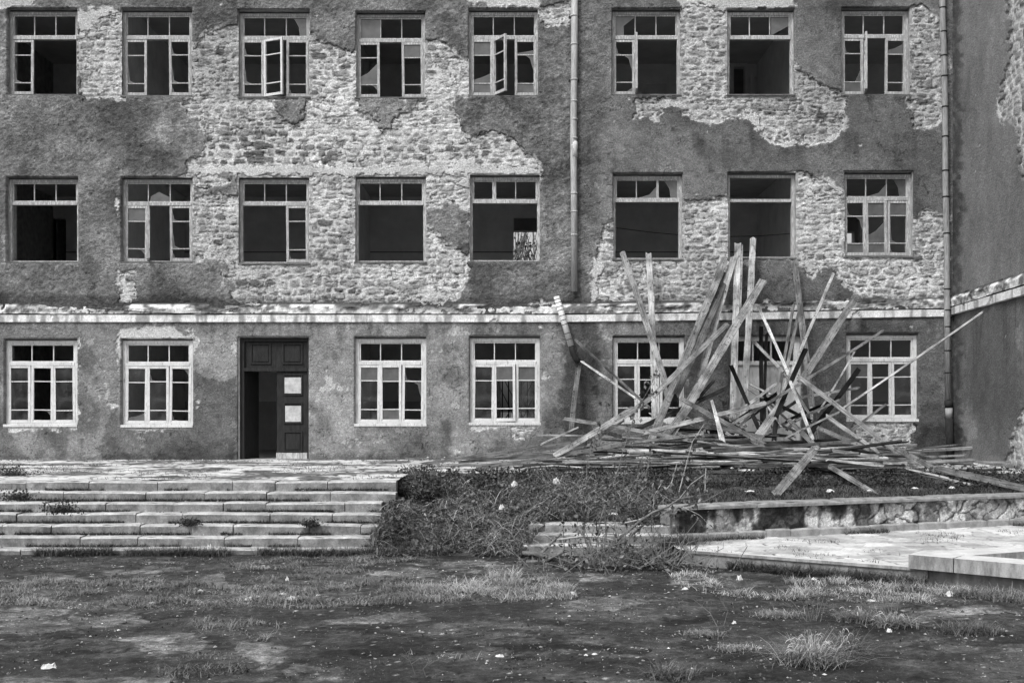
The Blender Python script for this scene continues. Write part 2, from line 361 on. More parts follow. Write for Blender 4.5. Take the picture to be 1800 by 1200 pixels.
DARK = [  # (polygon, multiplier, soft edge px)
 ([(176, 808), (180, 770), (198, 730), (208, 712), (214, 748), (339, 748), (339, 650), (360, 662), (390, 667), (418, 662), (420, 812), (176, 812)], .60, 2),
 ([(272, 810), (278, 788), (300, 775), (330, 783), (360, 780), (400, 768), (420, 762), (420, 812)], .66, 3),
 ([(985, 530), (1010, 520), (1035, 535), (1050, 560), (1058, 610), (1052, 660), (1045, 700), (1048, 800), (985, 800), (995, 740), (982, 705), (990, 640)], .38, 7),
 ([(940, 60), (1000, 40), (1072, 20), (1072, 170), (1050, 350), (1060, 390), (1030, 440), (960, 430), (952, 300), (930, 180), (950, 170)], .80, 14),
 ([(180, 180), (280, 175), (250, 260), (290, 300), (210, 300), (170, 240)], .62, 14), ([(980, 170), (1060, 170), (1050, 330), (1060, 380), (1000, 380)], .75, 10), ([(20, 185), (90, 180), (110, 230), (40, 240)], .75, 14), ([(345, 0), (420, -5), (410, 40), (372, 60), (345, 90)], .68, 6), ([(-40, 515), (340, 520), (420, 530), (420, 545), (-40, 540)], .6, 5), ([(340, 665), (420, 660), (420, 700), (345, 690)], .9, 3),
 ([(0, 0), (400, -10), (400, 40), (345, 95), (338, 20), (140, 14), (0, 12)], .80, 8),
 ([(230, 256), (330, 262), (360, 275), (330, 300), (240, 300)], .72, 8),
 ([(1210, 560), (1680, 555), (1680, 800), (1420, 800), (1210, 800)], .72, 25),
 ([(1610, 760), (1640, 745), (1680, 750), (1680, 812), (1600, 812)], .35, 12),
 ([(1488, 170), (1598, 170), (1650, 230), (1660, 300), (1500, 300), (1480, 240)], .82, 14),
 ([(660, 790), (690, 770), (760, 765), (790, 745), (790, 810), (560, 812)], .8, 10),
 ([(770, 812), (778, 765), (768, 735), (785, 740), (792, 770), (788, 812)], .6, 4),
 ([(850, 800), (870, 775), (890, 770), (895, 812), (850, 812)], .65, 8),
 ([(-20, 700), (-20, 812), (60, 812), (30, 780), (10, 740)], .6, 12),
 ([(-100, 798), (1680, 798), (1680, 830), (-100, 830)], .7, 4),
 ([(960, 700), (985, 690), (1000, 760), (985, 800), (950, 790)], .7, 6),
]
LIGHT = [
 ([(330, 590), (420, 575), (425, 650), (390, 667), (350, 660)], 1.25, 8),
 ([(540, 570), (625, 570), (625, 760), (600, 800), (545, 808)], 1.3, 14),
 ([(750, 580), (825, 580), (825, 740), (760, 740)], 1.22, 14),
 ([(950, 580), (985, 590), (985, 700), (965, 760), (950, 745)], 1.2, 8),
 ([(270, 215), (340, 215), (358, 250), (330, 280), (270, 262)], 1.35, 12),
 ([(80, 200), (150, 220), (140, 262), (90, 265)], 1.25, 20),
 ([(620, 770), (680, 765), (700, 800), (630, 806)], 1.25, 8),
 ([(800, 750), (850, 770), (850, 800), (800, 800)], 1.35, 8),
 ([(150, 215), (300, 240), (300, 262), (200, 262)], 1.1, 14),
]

def layer_maps(gx, gy, stone, isle, lime, dark, light, spots, seed):
    """gx, gy: pixel coordinates of each point (flat); everything returned in px units"""
    wx = gx+9*(fbm(gx/28, gy/28, seed)-.5)+5*(fbm(gx/7, gy/7, seed+3, 2)-.5)
    wy = gy+9*(fbm(gx/28, gy/28, seed+11)-.5)+5*(fbm(gx/7, gy/7, seed+13, 2)-.5)
    e1, c1 = cells(gx/15, gy/11, seed+21, .9); e2, c2 = cells(gx/6, gy/5, seed+23, .9)
    wx = wx+9*(c1-.5)+4*(c2-.5); wy = wy+7*(_h(np.floor(c1*9999), np.floor(c1*313), 7)-.5)+4*(_h(np.floor(c2*9999), np.floor(c2*313), 8)-.5)
    fs = np.full(gx.shape, -60.)
    for p in stone: fs = np.maximum(fs, psdf(wx, wy, p))
    for p in isle: fs = np.minimum(fs, -psdf(wx, wy, p))
    fl = np.full(gx.shape, -60.)
    for p in lime: fl = np.maximum(fl, psdf(wx, wy, p))
    for (a, b, r) in spots: fl = np.maximum(fl, r-np.hypot(wx-a, (wy-b)*1.3))
    t = np.ones(gx.shape)
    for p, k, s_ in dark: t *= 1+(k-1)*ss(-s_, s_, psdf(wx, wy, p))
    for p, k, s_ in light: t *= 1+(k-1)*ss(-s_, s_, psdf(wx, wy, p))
    return fs, fl, t

def rubble(x, z, seed, rowh=(.07, .175), sw=(.13, .46)):
    """coursed rubble: stone mask 0..1, height, per stone tone"""
    rng = np.random.RandomState(seed)
    xw = x+.16*(fbm(x*3, z*3, seed)-.5)+.05*(fbm(x*13, z*13, seed+4, 3)-.5)
    zw = z+.20*(fbm(x*1.3, z*2.0, seed+2)-.5)+.075*(fbm(x*6, z*10, seed+6, 3, .6)-.5)
    edges = [z.min()-.5]
    while edges[-1] < z.max()+.5: edges.append(edges[-1]+rng.uniform(*rowh))
    edges = np.array(edges); row = np.clip(np.searchsorted(edges, zw)-1, 0, len(edges)-2)
    m = np.zeros(x.shape); tone = np.zeros(x.shape); hgt = np.zeros(x.shape)
    v = (zw-edges[row])/(edges[row+1]-edges[row])*2-1; hz = (edges[row+1]-edges[row])/2
    for r in np.unique(row):
        k = row == r; h = edges[r+1]-edges[r]
        b = [x.min()-.6]
        while b[-1] < x.max()+.6: b.append(b[-1]+rng.uniform(sw[0], sw[1])*(.75+h*2.2)*(0.5 if rng.rand() < .22 else 1))
        b = np.array(b); n = len(b)-1
        T = rng.rand(n); G = rng.uniform(.0, .013, n); I = rng.uniform(.004, .016, n); O = rng.uniform(-.35, .35, n); DK = rng.rand(n); SH = rng.uniform(2.6, 8, n); SC = rng.uniform(.62, 1.05, n)
        c = np.clip(np.searchsorted(b, xw[k])-1, 0, n-1); hx = (b[c+1]-b[c])/2; u = (xw[k]-b[c])/(2*hx)*2-1
        vv = v[k]+O[c]*u
        dd = (np.abs(u)**SH[c]+np.abs(vv)**SH[c])**(1/SH[c])
        dist = (SC[c]-dd)*np.minimum(hx, hz[k])-I[c]+.006
        mm = ss(-.006, .010, dist); m[k] = mm
        t = .66+.50*T[c]; t = np.where(DK[c] > .95, .40, t); t = np.where(DK[c] < .05, 1.35, t)
        tone[k] = t; hgt[k] = mm*(.006+G[c])+ss(0, .03, dist)*.006
    return m, hgt, tone

def box_face(o_list): pass

# ------------------------------------------------------------------ main building
bld = empty('school_building', (0, 0, 0))
tag(bld, 'abandoned three storey grey school with crumbling plaster over rubble stone', 'building')

def make_facade():
    ds = .021
    xs = np.arange(XL, XR+ds, ds); zs = np.arange(-.25, ZT, ds); nx, nz = len(xs), len(zs)
    gx, gz = np.meshgrid(xs, zs); x = gx.ravel(); z = gz.ravel()
    px = 900+x*80; py = HY-(z-CZ)*80
    fs, fl, tm = layer_maps(px, py, STONE, ISLE, LIME, DARK, LIGHT, SPOT, 1)
    # openings
    hole = np.zeros(x.shape, bool)
    for (a, b, c, e) in OPEN: hole |= (px > a) & (px < c) & (py > b) & (py < e)
    H = hole.reshape(nz, nx)
    allin = H[:-1, :-1] & H[1:, :-1] & H[:-1, 1:] & H[1:, 1:]
    # ---- stone
    sm, sh, st = rubble(x, z, 5)
    smear = ss(.47, .66, fbm(x*1.5, z*2.2, 30, 4)+.30*(fbm(x*8, z*13, 31, 3, .6)-.5))*.85    # mortar and lime wiped over the stones
    cover = sm*(1-smear)
    region = .92+.22*(fbm(x*.5, z*.5, 40, 3)-.5)*2
    mort = .52*(.66+.60*fbm(x*11, z*20, 33, 4, .7))
    body = .31*st*(.50+.98*fbm(x*12, z*24, 35, 4, .7))
    tone = (mort*(1-cover)+body*cover)*region
    joint = sm*(1-sm)*4                                            # dark raked joints here and there
    tone *= 1-.75*joint*ss(.50, .60, fbm(x*3.1, z*3.1, 37, 4, .7))
    pit = fbm(x*9, z*30, 38, 3, .65); tone *= 1-.6*ss(.64, .72, pit); rgh = fbm(x*10, z*24, 39, 4, .7)
    # the field of dark round stones, and a few singles
    dk = ss(-6, 6, psdf(px, py, [(362, 240), (440, 225), (520, 235), (640, 290), (360, 292)]))*ss(.45, .6, st*0+sm)
    tone *= 1-.62*dk*(_h(np.floor(st*977), np.floor(st*331), 3) > .45)
    for (a, b, r) in [(386, 92, 9), (432, 252, 10), (455, 235, 8), (1444, 205, 10), (425, 497, 10), (448, 498, 10), (474, 497, 9), (1620, 180, 9), (1635, 178, 8), (600, 252, 8), (764, 212, 7), (388, 382, 9), (384, 425, 8), (228, 490, 8), (1170, 482, 7), (1072, 482, 7)]:
        q = r*.8*(1+.5*(fbm(px/9, py/9, 51)-.5))-np.hypot((px-a)*.75, (py-b)*1.25); tone = np.where(q > 0, tone*.35, tone)
        sh = np.where(q > 0, .012, sh)
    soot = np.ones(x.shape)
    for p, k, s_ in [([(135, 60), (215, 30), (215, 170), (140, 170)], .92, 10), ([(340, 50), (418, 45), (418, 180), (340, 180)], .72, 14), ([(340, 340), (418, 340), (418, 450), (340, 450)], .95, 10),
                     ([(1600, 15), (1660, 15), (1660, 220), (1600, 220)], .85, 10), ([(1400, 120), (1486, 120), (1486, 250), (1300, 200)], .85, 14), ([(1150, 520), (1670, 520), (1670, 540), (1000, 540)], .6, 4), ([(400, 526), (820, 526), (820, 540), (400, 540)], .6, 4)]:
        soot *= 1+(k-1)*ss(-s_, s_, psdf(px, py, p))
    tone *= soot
    y = -(sh+.019*(rgh-.5)-.016*ss(.60, .70, pit))+.004
    y -= smear*.012
    V = np.stack([x, y, z], -1); keepS = (~allin) & ((fs.reshape(nz, nx)[:-1, :-1] > -9) | (py.reshape(nz, nx)[:-1, :-1] > 5000))
    Fq = gridfaces(nx, nz, keepS)
    V2, F2, A2 = compact(V, Fq, {'tone': np.clip(tone*1.14, .02, .8)})
    npmesh('stone_wall', V2, F2, M_STONE, bld, A2)
    # ---- plaster coat
    sd = -fs/80.                                                   # metres, positive where plaster stands
    lim = fl/80.
    pres = np.maximum(sd, lim)
    isl = lim > np.minimum(0, 0)
    rim = ss(.0, .02, .10*(fbm(x*2.3, z*2.3, 60, 4, .65)-.47)*4-sd)        # a rim where the top coat broke further back than the undercoat
    rim = rim*(sd > 0)*(sd < .10)
    limem = np.maximum(np.clip(lim*120, 0, 1), rim*.8*(z > 3.1))
    rough = ss(-60, 60, 1060-px)                                  # coarse thrown plaster left of the pipe, finer to the right
    rough = rough*ss(2.6, 3.6, z)*.75+.25
    wv = fbm(x*2.1+z*1.4, z*5.2-x*1.2, 61, 4, .6); wv2 = np.abs(fbm(x*7+z*3, z*13-x*4, 62, 3)-.5)*2
    wv3 = fbm(x*14+z*7, z*22-x*8, 58, 3, .65); fn = fbm(x*34+z*8, z*34, 63, 2)
    hh = .042+.030*(wv-.5)*rough+.030*(wv3-.5)*rough+.006*(fn-.5)
    hh = hh*(1-limem)+(.022+.003*fbm(x*5, z*5, 64))*limem
    y = -hh*ss(-.006, .012, pres)+.05*(1-ss(-.02, -.002, pres))
    base = np.where(z > 3.1, .172, .196)*(1-.16*ss(1040, 1240, px))
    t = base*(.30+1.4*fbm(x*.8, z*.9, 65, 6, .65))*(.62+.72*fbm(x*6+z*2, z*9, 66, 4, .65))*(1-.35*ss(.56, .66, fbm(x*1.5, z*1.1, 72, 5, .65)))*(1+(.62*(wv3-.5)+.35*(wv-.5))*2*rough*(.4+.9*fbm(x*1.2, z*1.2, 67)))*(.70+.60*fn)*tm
    drip = ss(.5, .75, fbm(x*7, z*.5, 68, 3))                      # water stains under the string course and the sills
    t *= 1-.38*drip*ss(2.4, 3.05, z)*(z < 3.1)
    t *= 1-.30*drip*ss(6.2, 7.0, z)*(z > 6)*(z < 7.2)
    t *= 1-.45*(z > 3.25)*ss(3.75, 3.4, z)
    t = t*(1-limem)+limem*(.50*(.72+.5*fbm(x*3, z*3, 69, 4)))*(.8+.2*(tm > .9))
    crack = np.abs(fbm(x*1.1, z*1.1, 70, 5, .6)-.5) < .0035
    t = np.where(crack & (limem < .5), t*.4, t)
    t = np.where((fbm(x*2.5, z*2.5, 73, 5, .75) > .70) & (z < 3.0) & (limem < .5), t*1.7, t)
    edge = (pres > -.005) & (pres < .02) & (limem < .5)
    t = np.where(edge, t*.75, t)
    ring = H & ~(np.roll(H, 1, 0) & np.roll(H, -1, 0) & np.roll(H, 1, 1) & np.roll(H, -1, 1))
    y = np.where(H.ravel(), .03, y)
    P = pres.reshape(nz, nx)
    mx = np.maximum(np.maximum(P[:-1, :-1], P[1:, :-1]), np.maximum(P[:-1, 1:], P[1:, 1:]))
    Fq = gridfaces(nx, nz, (~allin) & (mx > -.015))
    V2, F2, A2 = compact(np.stack([x, y, z], -1), Fq, {'tone': np.clip(t, .012, .8)})
    npmesh('plaster_coat', V2, F2, M_PLASTER, bld, A2)
make_facade()

# solid body of the walls: reveals, ends, storeys, rooms
def rooms():
    # inner leaf of the front wall, with the same openings
    xs = sorted({XL, XR}); m = MB()
    def strip(openings, zlo, zhi):
        ops = sorted(openings); cur = XL
        for (a, b, c, e) in ops:
            x0, x1, z1, z0 = X(a)-.05, X(c)+.05, Z(b)+.05, Z(e)-.05
            m.box(cur, x0, .08, .47, zlo, zhi)
            m.box(x0, x1, .08, .47, z1, zhi)
            if z0 > zlo+.02: m.box(x0, x1, .08, .47, zlo, z0)
            cur = x1
        m.box(cur, XR, .08, .47, zlo, zhi)
    strip(W0+[DOOR, DOOR2], -.02, 3.3); strip(W1, 3.3, 7.0); strip(W2, 7.0, ZT)
    m.build('inner_leaf', M_INT, bld)
    f = MB()
    for z in (0.0, 3.45, 7.1, 10.75): f.box(XL, XR+6, .48, 9.2, z-.16, z)
    f.build('floor_slab', M_INTD, bld)
    # corridor wall at y=6, rear wall at y=9, both with the openings seen through the front windows
    def hp(a, b, c, e, y):
        p = PY(a, b, y); q = PY(c, e, y); return (p.x, q.x, q.z, p.z)
    # built in bands so that two storeys can hold openings over each other
    def bandwall(y0, y1, bands, mat, name):
        ys = MB()
        for (zl, zh, hs) in bands:
            cur = XL
            for (x0, x1, z0, z1) in sorted(hs):
                ys.box(cur, x0, y0, y1, zl, zh)
                if z0 > zl+.01: ys.box(x0, x1, y0, y1, zl, z0)
                if z1 < zh-.01: ys.box(x0, x1, y0, y1, z1, zh)
                cur = x1
            ys.box(cur, XR+6, y0, y1, zl, zh)
        return ys.build(name, mat, bld)
    d1 = hp(54, 384, 116, 470, 6.0); d1 = (d1[0], d1[1], 3.45, d1[3]); o5 = hp(903, 382, 962, 470, 6.0); o5 = (o5[0], o5[1], 3.45, o5[3])
    o8 = hp(1486, 380, 1512, 470, 6.0); o8 = (o8[0], o8[1], 3.45, o8[3])
    gd = hp(880, 668, 965, 800, 6.0); gd = (gd[0], gd[1], 0.0, gd[3])
    dd = hp(430, 600, 470, 800, 6.0)
    top7 = hp(1290, 118, 1309, 170, 6.0); top7 = (top7[0], top7[1], 7.1, top7[3])
    t2 = hp(268, 125, 300, 175, 6.0); t2 = (t2[0], t2[1], 7.1, t2[3])
    bandwall(6.0, 6.18, [(0, 1.33, [(gd[0], gd[1], 0, 1.33)]), ], M_INTD, 'corridor_dado')
    bandwall(6.0, 6.18, [(1.33, 3.29, [(gd[0], gd[1], 1.33, gd[3])]), (3.45, 6.94, [d1, o5, o8]), (7.1, 10.59, [top7, t2])], M_INT, 'corridor_wall')
    # a painted line along the middle storey
    ln = MB()
    zz = PY(0, 443, 5.985).z
    ln.box(XL, d1[0], 5.985, 5.998, zz-.012, zz+.012); ln.box(d1[1], o5[0], 5.985, 5.998, zz-.012, zz+.012); ln.box(o5[1], o8[0], 5.985, 5.998, zz-.012, zz+.012); ln.box(o8[1], XR, 5.985, 5.998, zz-.012, zz+.012)
    ln.build('dado_line', M_DARKI, bld)
    r5 = hp(880, 405, 985, 490, 9.0); r5 = (r5[0], r5[1], r5[2], r5[3]); r8 = hp(1488, 407, 1503, 428, 9.0)
    rg = hp(872, 668, 960, 770, 9.0)
    bandwall(9.0, 9.35, [(-1, 3.3, [(rg[0], rg[1], rg[2], rg[3])]), (3.3, 7.0, [r5, r8]), (7.0, ZT, [])], M_INTD, 'rear_wall')
    # partitions between rooms
    for px_ in (175, 582, 1012, 1445):
        p = MB().box(X(px_)*1.0-.08, X(px_)+.08, .49, 5.98, 0, 10.7); p.build('partition_wall', M_INT, bld)
    MB().box(XL-.3, XL, -.0, 9.35, -1, ZT).build('end_wall', M_REVEAL, bld)
    MB().box(XL-.4, XR+6, -.25, 9.6, ZT, ZT+.25).build('roof', M_DARKI, bld)
    # bars across the rear ground floor window
    g = MB(); 
    for k in range(9):
        xx = rg[0]+(rg[1]-rg[0])*k/8; g.box(xx-.018, xx+.018, 8.93, 8.97, rg[2], rg[3])
    for k in range(-4, 10):
        xx = rg[0]+(rg[1]-rg[0])*k/6; h = rg[3]-rg[2]
        for s in (1, -1):
            pts = []
            a = Vector((xx, 8.92, rg[2] if s > 0 else rg[3])); b = a+Vector((h*.5, 0, s*h))
            if a.x < rg[0]-.01 or b.x > rg[1]+.01: continue
            g.tube([a, b], .012, 4)
    g.build('window_grille', M_BLACK, bld)
    # pieces of furniture-like joinery seen through the top windows
    fr = MB()
    a = PY(1322, 133, 5.9); b = PY(1440, 185, 5.9)
    fr.box(a.x-.05, b.x, 5.86, 5.92, a.z-.05, a.z+.03); fr.box(a.x-.05, a.x+.04, 5.86, 5.92, 7.1, a.z-.05)
    a = PY(1286, 116, 5.9); b = PY(1311, 116, 5.9)
    fr.box(a.x-.05, b.x+.05, 5.93, 5.97, a.z, a.z+.1); fr.box(b.x, b.x+.07, 5.93, 5.97, 7.1, a.z)
    a = PY(1120, 141, 5.9); b = PY(1230, 141, 5.9)
    fr.box(a.x, b.x, 5.93, 5.97, a.z-.1, a.z)
    for k in (1133, 1174, 1210): c = PY(k, 150, 5.9); fr.box(c.x-.03, c.x+.03, 5.93, 5.97, 7.1, a.z-.1)
    fr.build('interior_joinery', M_INT, bld)
rooms()

# ------------------------------------------------------------------ string course
def course_line(px):   # lower edge of the white fascia in px
    return np.interp(px, [-200, 0, 980, 1300, 1677], [566, 566, 566, 562, 556])
def string_course(name, xa, xb, low, mapf, parent, nx_step=.03, seed=90, gap=None):
    L = xb-xa; xs = np.arange(0, L+nx_step, nx_step); nx = len(xs); xx = xa+xs
    # profile: (height above lower edge in m, projection in m, zone)
    prof = [(-.012, .0), (-.010, .075), (0, .085), (.04, .085), (.08, .085), (.12, .087), (.150, .088), (.152, .060), (.165, .055), (.178, .060), (.182, .095), (.22, .10), (.26, .105), (.30, .105), (.33, .10), (.36, .085), (.40, .055), (.43, .03), (.45, -.02)]
    hz = np.array([p[0] for p in prof]); pr = np.array([p[1] for p in prof]); n = len(prof)
    X2, Hh = np.meshgrid(xx, hz); _, Pp = np.meshgrid(xx, pr)
    x = X2.ravel(); h = Hh.ravel(); p = Pp.ravel().copy()
    up = (h > .18)
    brk = fbm(x*1.4, h*4, seed, 4)
    p -= np.where(up, .05*ss(.5, .62, brk)+.028*np.abs(fbm(x*7, h*12, seed+1, 3)-.5)*2, .004*fbm(x*6, h*6, seed+2))
    chip = (fbm(x*1.9, h*2+3, seed+3, 3) > .70) & (~up); p -= np.where(chip, .03, 0)
    p -= .06*ss(.60, .68, fbm(x*.9, x*0+.3, seed+8, 3))*(h > .1)*(h < .35)*0
    t = np.where(up, (.62*(.22+.95*ss(.36, .60, fbm(x*4, h*8, seed+4, 5, .7)))), .74*(.55+.7*fbm(x*4, h*9, seed+5, 5, .7)))
    dirt = ss(.42, .6, fbm(x*2.2, h*3+9, seed+6, 4))
    t = np.where(up, t*(1-.85*dirt*ss(.18, .34, h+.1*(fbm(x*8, h*2, seed+7)-.5))), t*(1-.55*ss(.50, .70, fbm(x*8, h*1.2, seed+9, 4, .65))))
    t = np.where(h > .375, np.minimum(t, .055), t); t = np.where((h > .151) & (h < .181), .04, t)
    t = np.where(up & (np.abs(h-.20) < .03) & (fbm(x*3, h, seed+12) > .5), np.maximum(t, .38), t)
    V = mapf(x, p, h+low(x)); npmesh(name, V, gridfaces(nx, n), M_LEDGE, parent, {'tone': np.clip(t, .02, .8)}, smooth=False)
string_course('string_course', XL, X(1670), lambda x: Z(course_line(900+x*80)), lambda x, p, z: np.stack([x, -p, z], -1), bld)

# ------------------------------------------------------------------ the wing that comes forward on the right
SL = .087
def wing_pt(s, out, z):                       # s metres toward the camera, out = proud of its face
    return np.stack([XR-SL*s-out, -s+0*z-SL*out, z+0*s], -1)
wing = bld
def make_wing():
    ds = .024
    ss_ = np.arange(0, 9.5, ds); zs = np.arange(-1.0, ZT, ds); nx, nz = len(ss_), len(zs)
    gs, gz = np.meshgrid(ss_, zs); s = gs.ravel(); z = gz.ravel()
    k = F/(D-s); px = 900+(XR-SL*s)*k; py = HY-(z-CZ)*k
    stone = [[(1783, -40), (1774, 20), (1778, 90), (1775, 120), (1764, 165), (1755, 200), (1772, 210), (1790, 225), (1797, 300), (1815, 340), (1850, 300), (1850, -40)],
             [(1800, 725), (1793, 742), (1782, 760), (1778, 790), (1766, 812), (1840, 830), (1840, 700)]]
    lime = [[(1800, 725), (1792, 742), (1782, 752), (1779, 772), (1790, 752), (1800, 745)], [(1752, 165), (1756, 168), (1757, 190), (1764, 212), (1772, 225), (1764, 220), (1755, 205)]]
    dark = [([(1677, -50), (1690, -50), (1692, 800), (1677, 800)], .34, 9), ([(1690, 60), (1696, 200), (1690, 420), (1680, 420)], .7, 10), ([(1680, 545), (1720, 560), (1740, 640), (1742, 700), (1712, 740), (1690, 700), (1700, 620), (1684, 600)], .85, 4),  # first strip paints the corner shadow beside the pipe into the plaster tone
            ([(1715, 720), (1725, 750), (1740, 800), (1795, 810), (1800, 560), (1740, 540), (1700, 560), (1702, 700)], .82, 5), ([(1680, 745), (1698, 750), (1702, 790), (1680, 800)], .3, 5), ([(1677, 530), (1800, 495), (1800, 512), (1677, 545)], .6, 4),
            ([(1677, 540), (1860, 490), (1860, 830), (1677, 830)], .8, 3)]
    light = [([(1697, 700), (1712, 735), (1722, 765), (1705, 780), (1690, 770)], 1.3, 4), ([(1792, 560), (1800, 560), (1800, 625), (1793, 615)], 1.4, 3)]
    fs, fl, tm = layer_maps(px, py, stone, [], lime, dark, light, [(1772, 597, 2), (1714, 166, 2), (1724, 255, 2.5), (1713, 300, 1.5)], 101)
    sm, sh, st = rubble(s, z, 105, (.1, .2), (.15, .4))
    tone = (.5*(1-sm)+.33*st*sm)*(.8+.35*fbm(s*9, z*9, 107))
    K = fs.reshape(nz, nx)[:-1, :-1] > -9
    V2, F2, A2 = compact(wing_pt(s, sh, z), gridfaces(nx, nz, K), {'tone': tone})
    npmesh('wing_stone_wall', V2, F2, M_STONE, wing, A2)
    sd = -fs/95.; lim = fl/95.; pres = np.maximum(sd, lim); limem = np.clip(lim*120, 0, 1)
    wv = fbm(s*4+z*2, z*6-s*2, 110, 4, .6)
    out = (.045+.010*(wv-.5)+.004*(fbm(s*28, z*28, 111, 2)-.5))*ss(-.006, .012, pres)-.05*(1-ss(-.02, -.002, pres))-limem*.015
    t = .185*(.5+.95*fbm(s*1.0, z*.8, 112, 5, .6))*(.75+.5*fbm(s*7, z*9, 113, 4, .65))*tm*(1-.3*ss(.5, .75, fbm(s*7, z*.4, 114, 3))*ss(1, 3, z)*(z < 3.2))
    t = t*(1-limem)+.5*limem
    P = pres.reshape(nz, nx); mx = np.maximum(np.maximum(P[:-1, :-1], P[1:, :-1]), np.maximum(P[:-1, 1:], P[1:, 1:]))
    V2, F2, A2 = compact(wing_pt(s, out, z), gridfaces(nx, nz, mx > -.015), {'tone': np.clip(t, .01, .8)})
    npmesh('wing_plaster_coat', V2, F2, M_PLASTER, wing, A2)
    m = MB()
    a = [(XR+.06, .0), (XR-SL*9.5+.06, -9.5), (XR+6, -9.5), (XR+6, .0)]
    v = [(p[0], p[1], -1) for p in a]+[(p[0], p[1], ZT) for p in a]; m.v = v; m.f = [(0, 1, 5, 4), (1, 2, 6, 5), (2, 3, 7, 6), (3, 0, 4, 7), (4, 5, 6, 7)]
    m.build('wing_core', M_REVEAL, wing)
    string_course('wing_string_course', 0.0, 9.5, lambda q: np.full(q.shape, Z(553.6)), lambda q, p, z: wing_pt(q, p+.03, z), wing, seed=140)
make_wing()

# ------------------------------------------------------------------ windows
rnd = random.Random(7)
def sash(parent, x0, x1, z0, z1, y, mat, name='sash', bw=.055, munt=(.28, .78), ang=0, hinge=0, t=.045, panes=()):
    """a casement; hinge 0 = left edge, 1 = right edge; ang>0 swings outward. panes: (row, kind)"""
    w_ = x1-x0; ox = x0 if hinge == 0 else x1; sx = 0 if hinge == 0 else -w_
    m = MB(); zz = z1-z0
    m.box(sx, sx+bw, 0, t, 0, zz); m.box(sx+w_-bw, sx+w_, 0, t, 0, zz)
    m.box(sx+bw, sx+w_-bw, 0.002, t-.002, zz-bw, zz); m.box(sx+bw, sx+w_-bw, 0.002, t-.002, 0, bw+.01)
    rows = []; top = zz-bw
    for f in munt:
        zc = zz*(1-f)+rnd.uniform(-.01, .01); m.box(sx+bw, sx+w_-bw, .008, t-.012, zc-.011, zc+.011); rows.append((zc+.011, top)); top = zc-.011
    rows.append((bw+.01, top))
    a = ang*(-1 if hinge == 0 else 1)
    ty = R(rnd.uniform(-.7, .7)); o = m.build(name, mat, parent, loc=(ox, y, z0), rot=(R(rnd.uniform(-.4, .4)), ty, R(a)))
    have = {q_[0] for q_ in panes}; panes = list(panes)+[(q_, rnd.choice(['shard', 'shard2'])) for q_ in range(3) if q_ not in have and rnd.random() < .4]
    for (r, kind) in panes:
        lo, hi = rows[r]; p = MB(); xa, xb = sx+bw, sx+w_-bw
        if kind in ('full', 'film'): pts = [(xa, lo), (xb, lo), (xb, hi), (xa, hi)]
        elif kind == 'low': pts = [(xa, lo), (xb, lo), (xb, lo+(hi-lo)*.35), (xa+(xb-xa)*.5, lo+(hi-lo)*.22), (xa, lo+(hi-lo)*.12)]
        elif kind == 'top': pts = [(xa, hi), (xa, lo+(hi-lo)*.8), (xa+(xb-xa)*.5, lo+(hi-lo)*.68), (xb, lo+(hi-lo)*.74), (xb, hi)]
        elif kind == 'half': pts = [(xa, lo), (xb, lo), (xb, hi-(hi-lo)*.2), (xa+(xb-xa)*.45, hi-(hi-lo)*.55), (xa, hi-(hi-lo)*.7)]
        elif kind == 'shard': pts = [(xa, lo), (xa+(xb-xa)*.42, lo), (xa+(xb-xa)*.12, lo+(hi-lo)*.10), (xa+(xb-xa)*.06, lo+(hi-lo)*.5), (xa, lo+(hi-lo)*.62)]
        elif kind == 'shard2': pts = [(xb, hi), (xb-(xb-xa)*.5, hi), (xb-(xb-xa)*.22, hi-(hi-lo)*.12), (xb-(xb-xa)*.1, hi-(hi-lo)*.4), (xb, hi-(hi-lo)*.55)]
        elif kind == 'side': pts = [(xb, lo), (xb, lo+(hi-lo)*.45), (xa+(xb-xa)*.8, lo+(hi-lo)*.2), (xa+(xb-xa)*.65, lo)]
        p.poly(pts, .020, .023)
        q = p.build('pane', M_FILM if kind != 'full' else M_GLASS, parent, loc=(ox, y, z0), rot=(0, ty, R(a)))
    return o
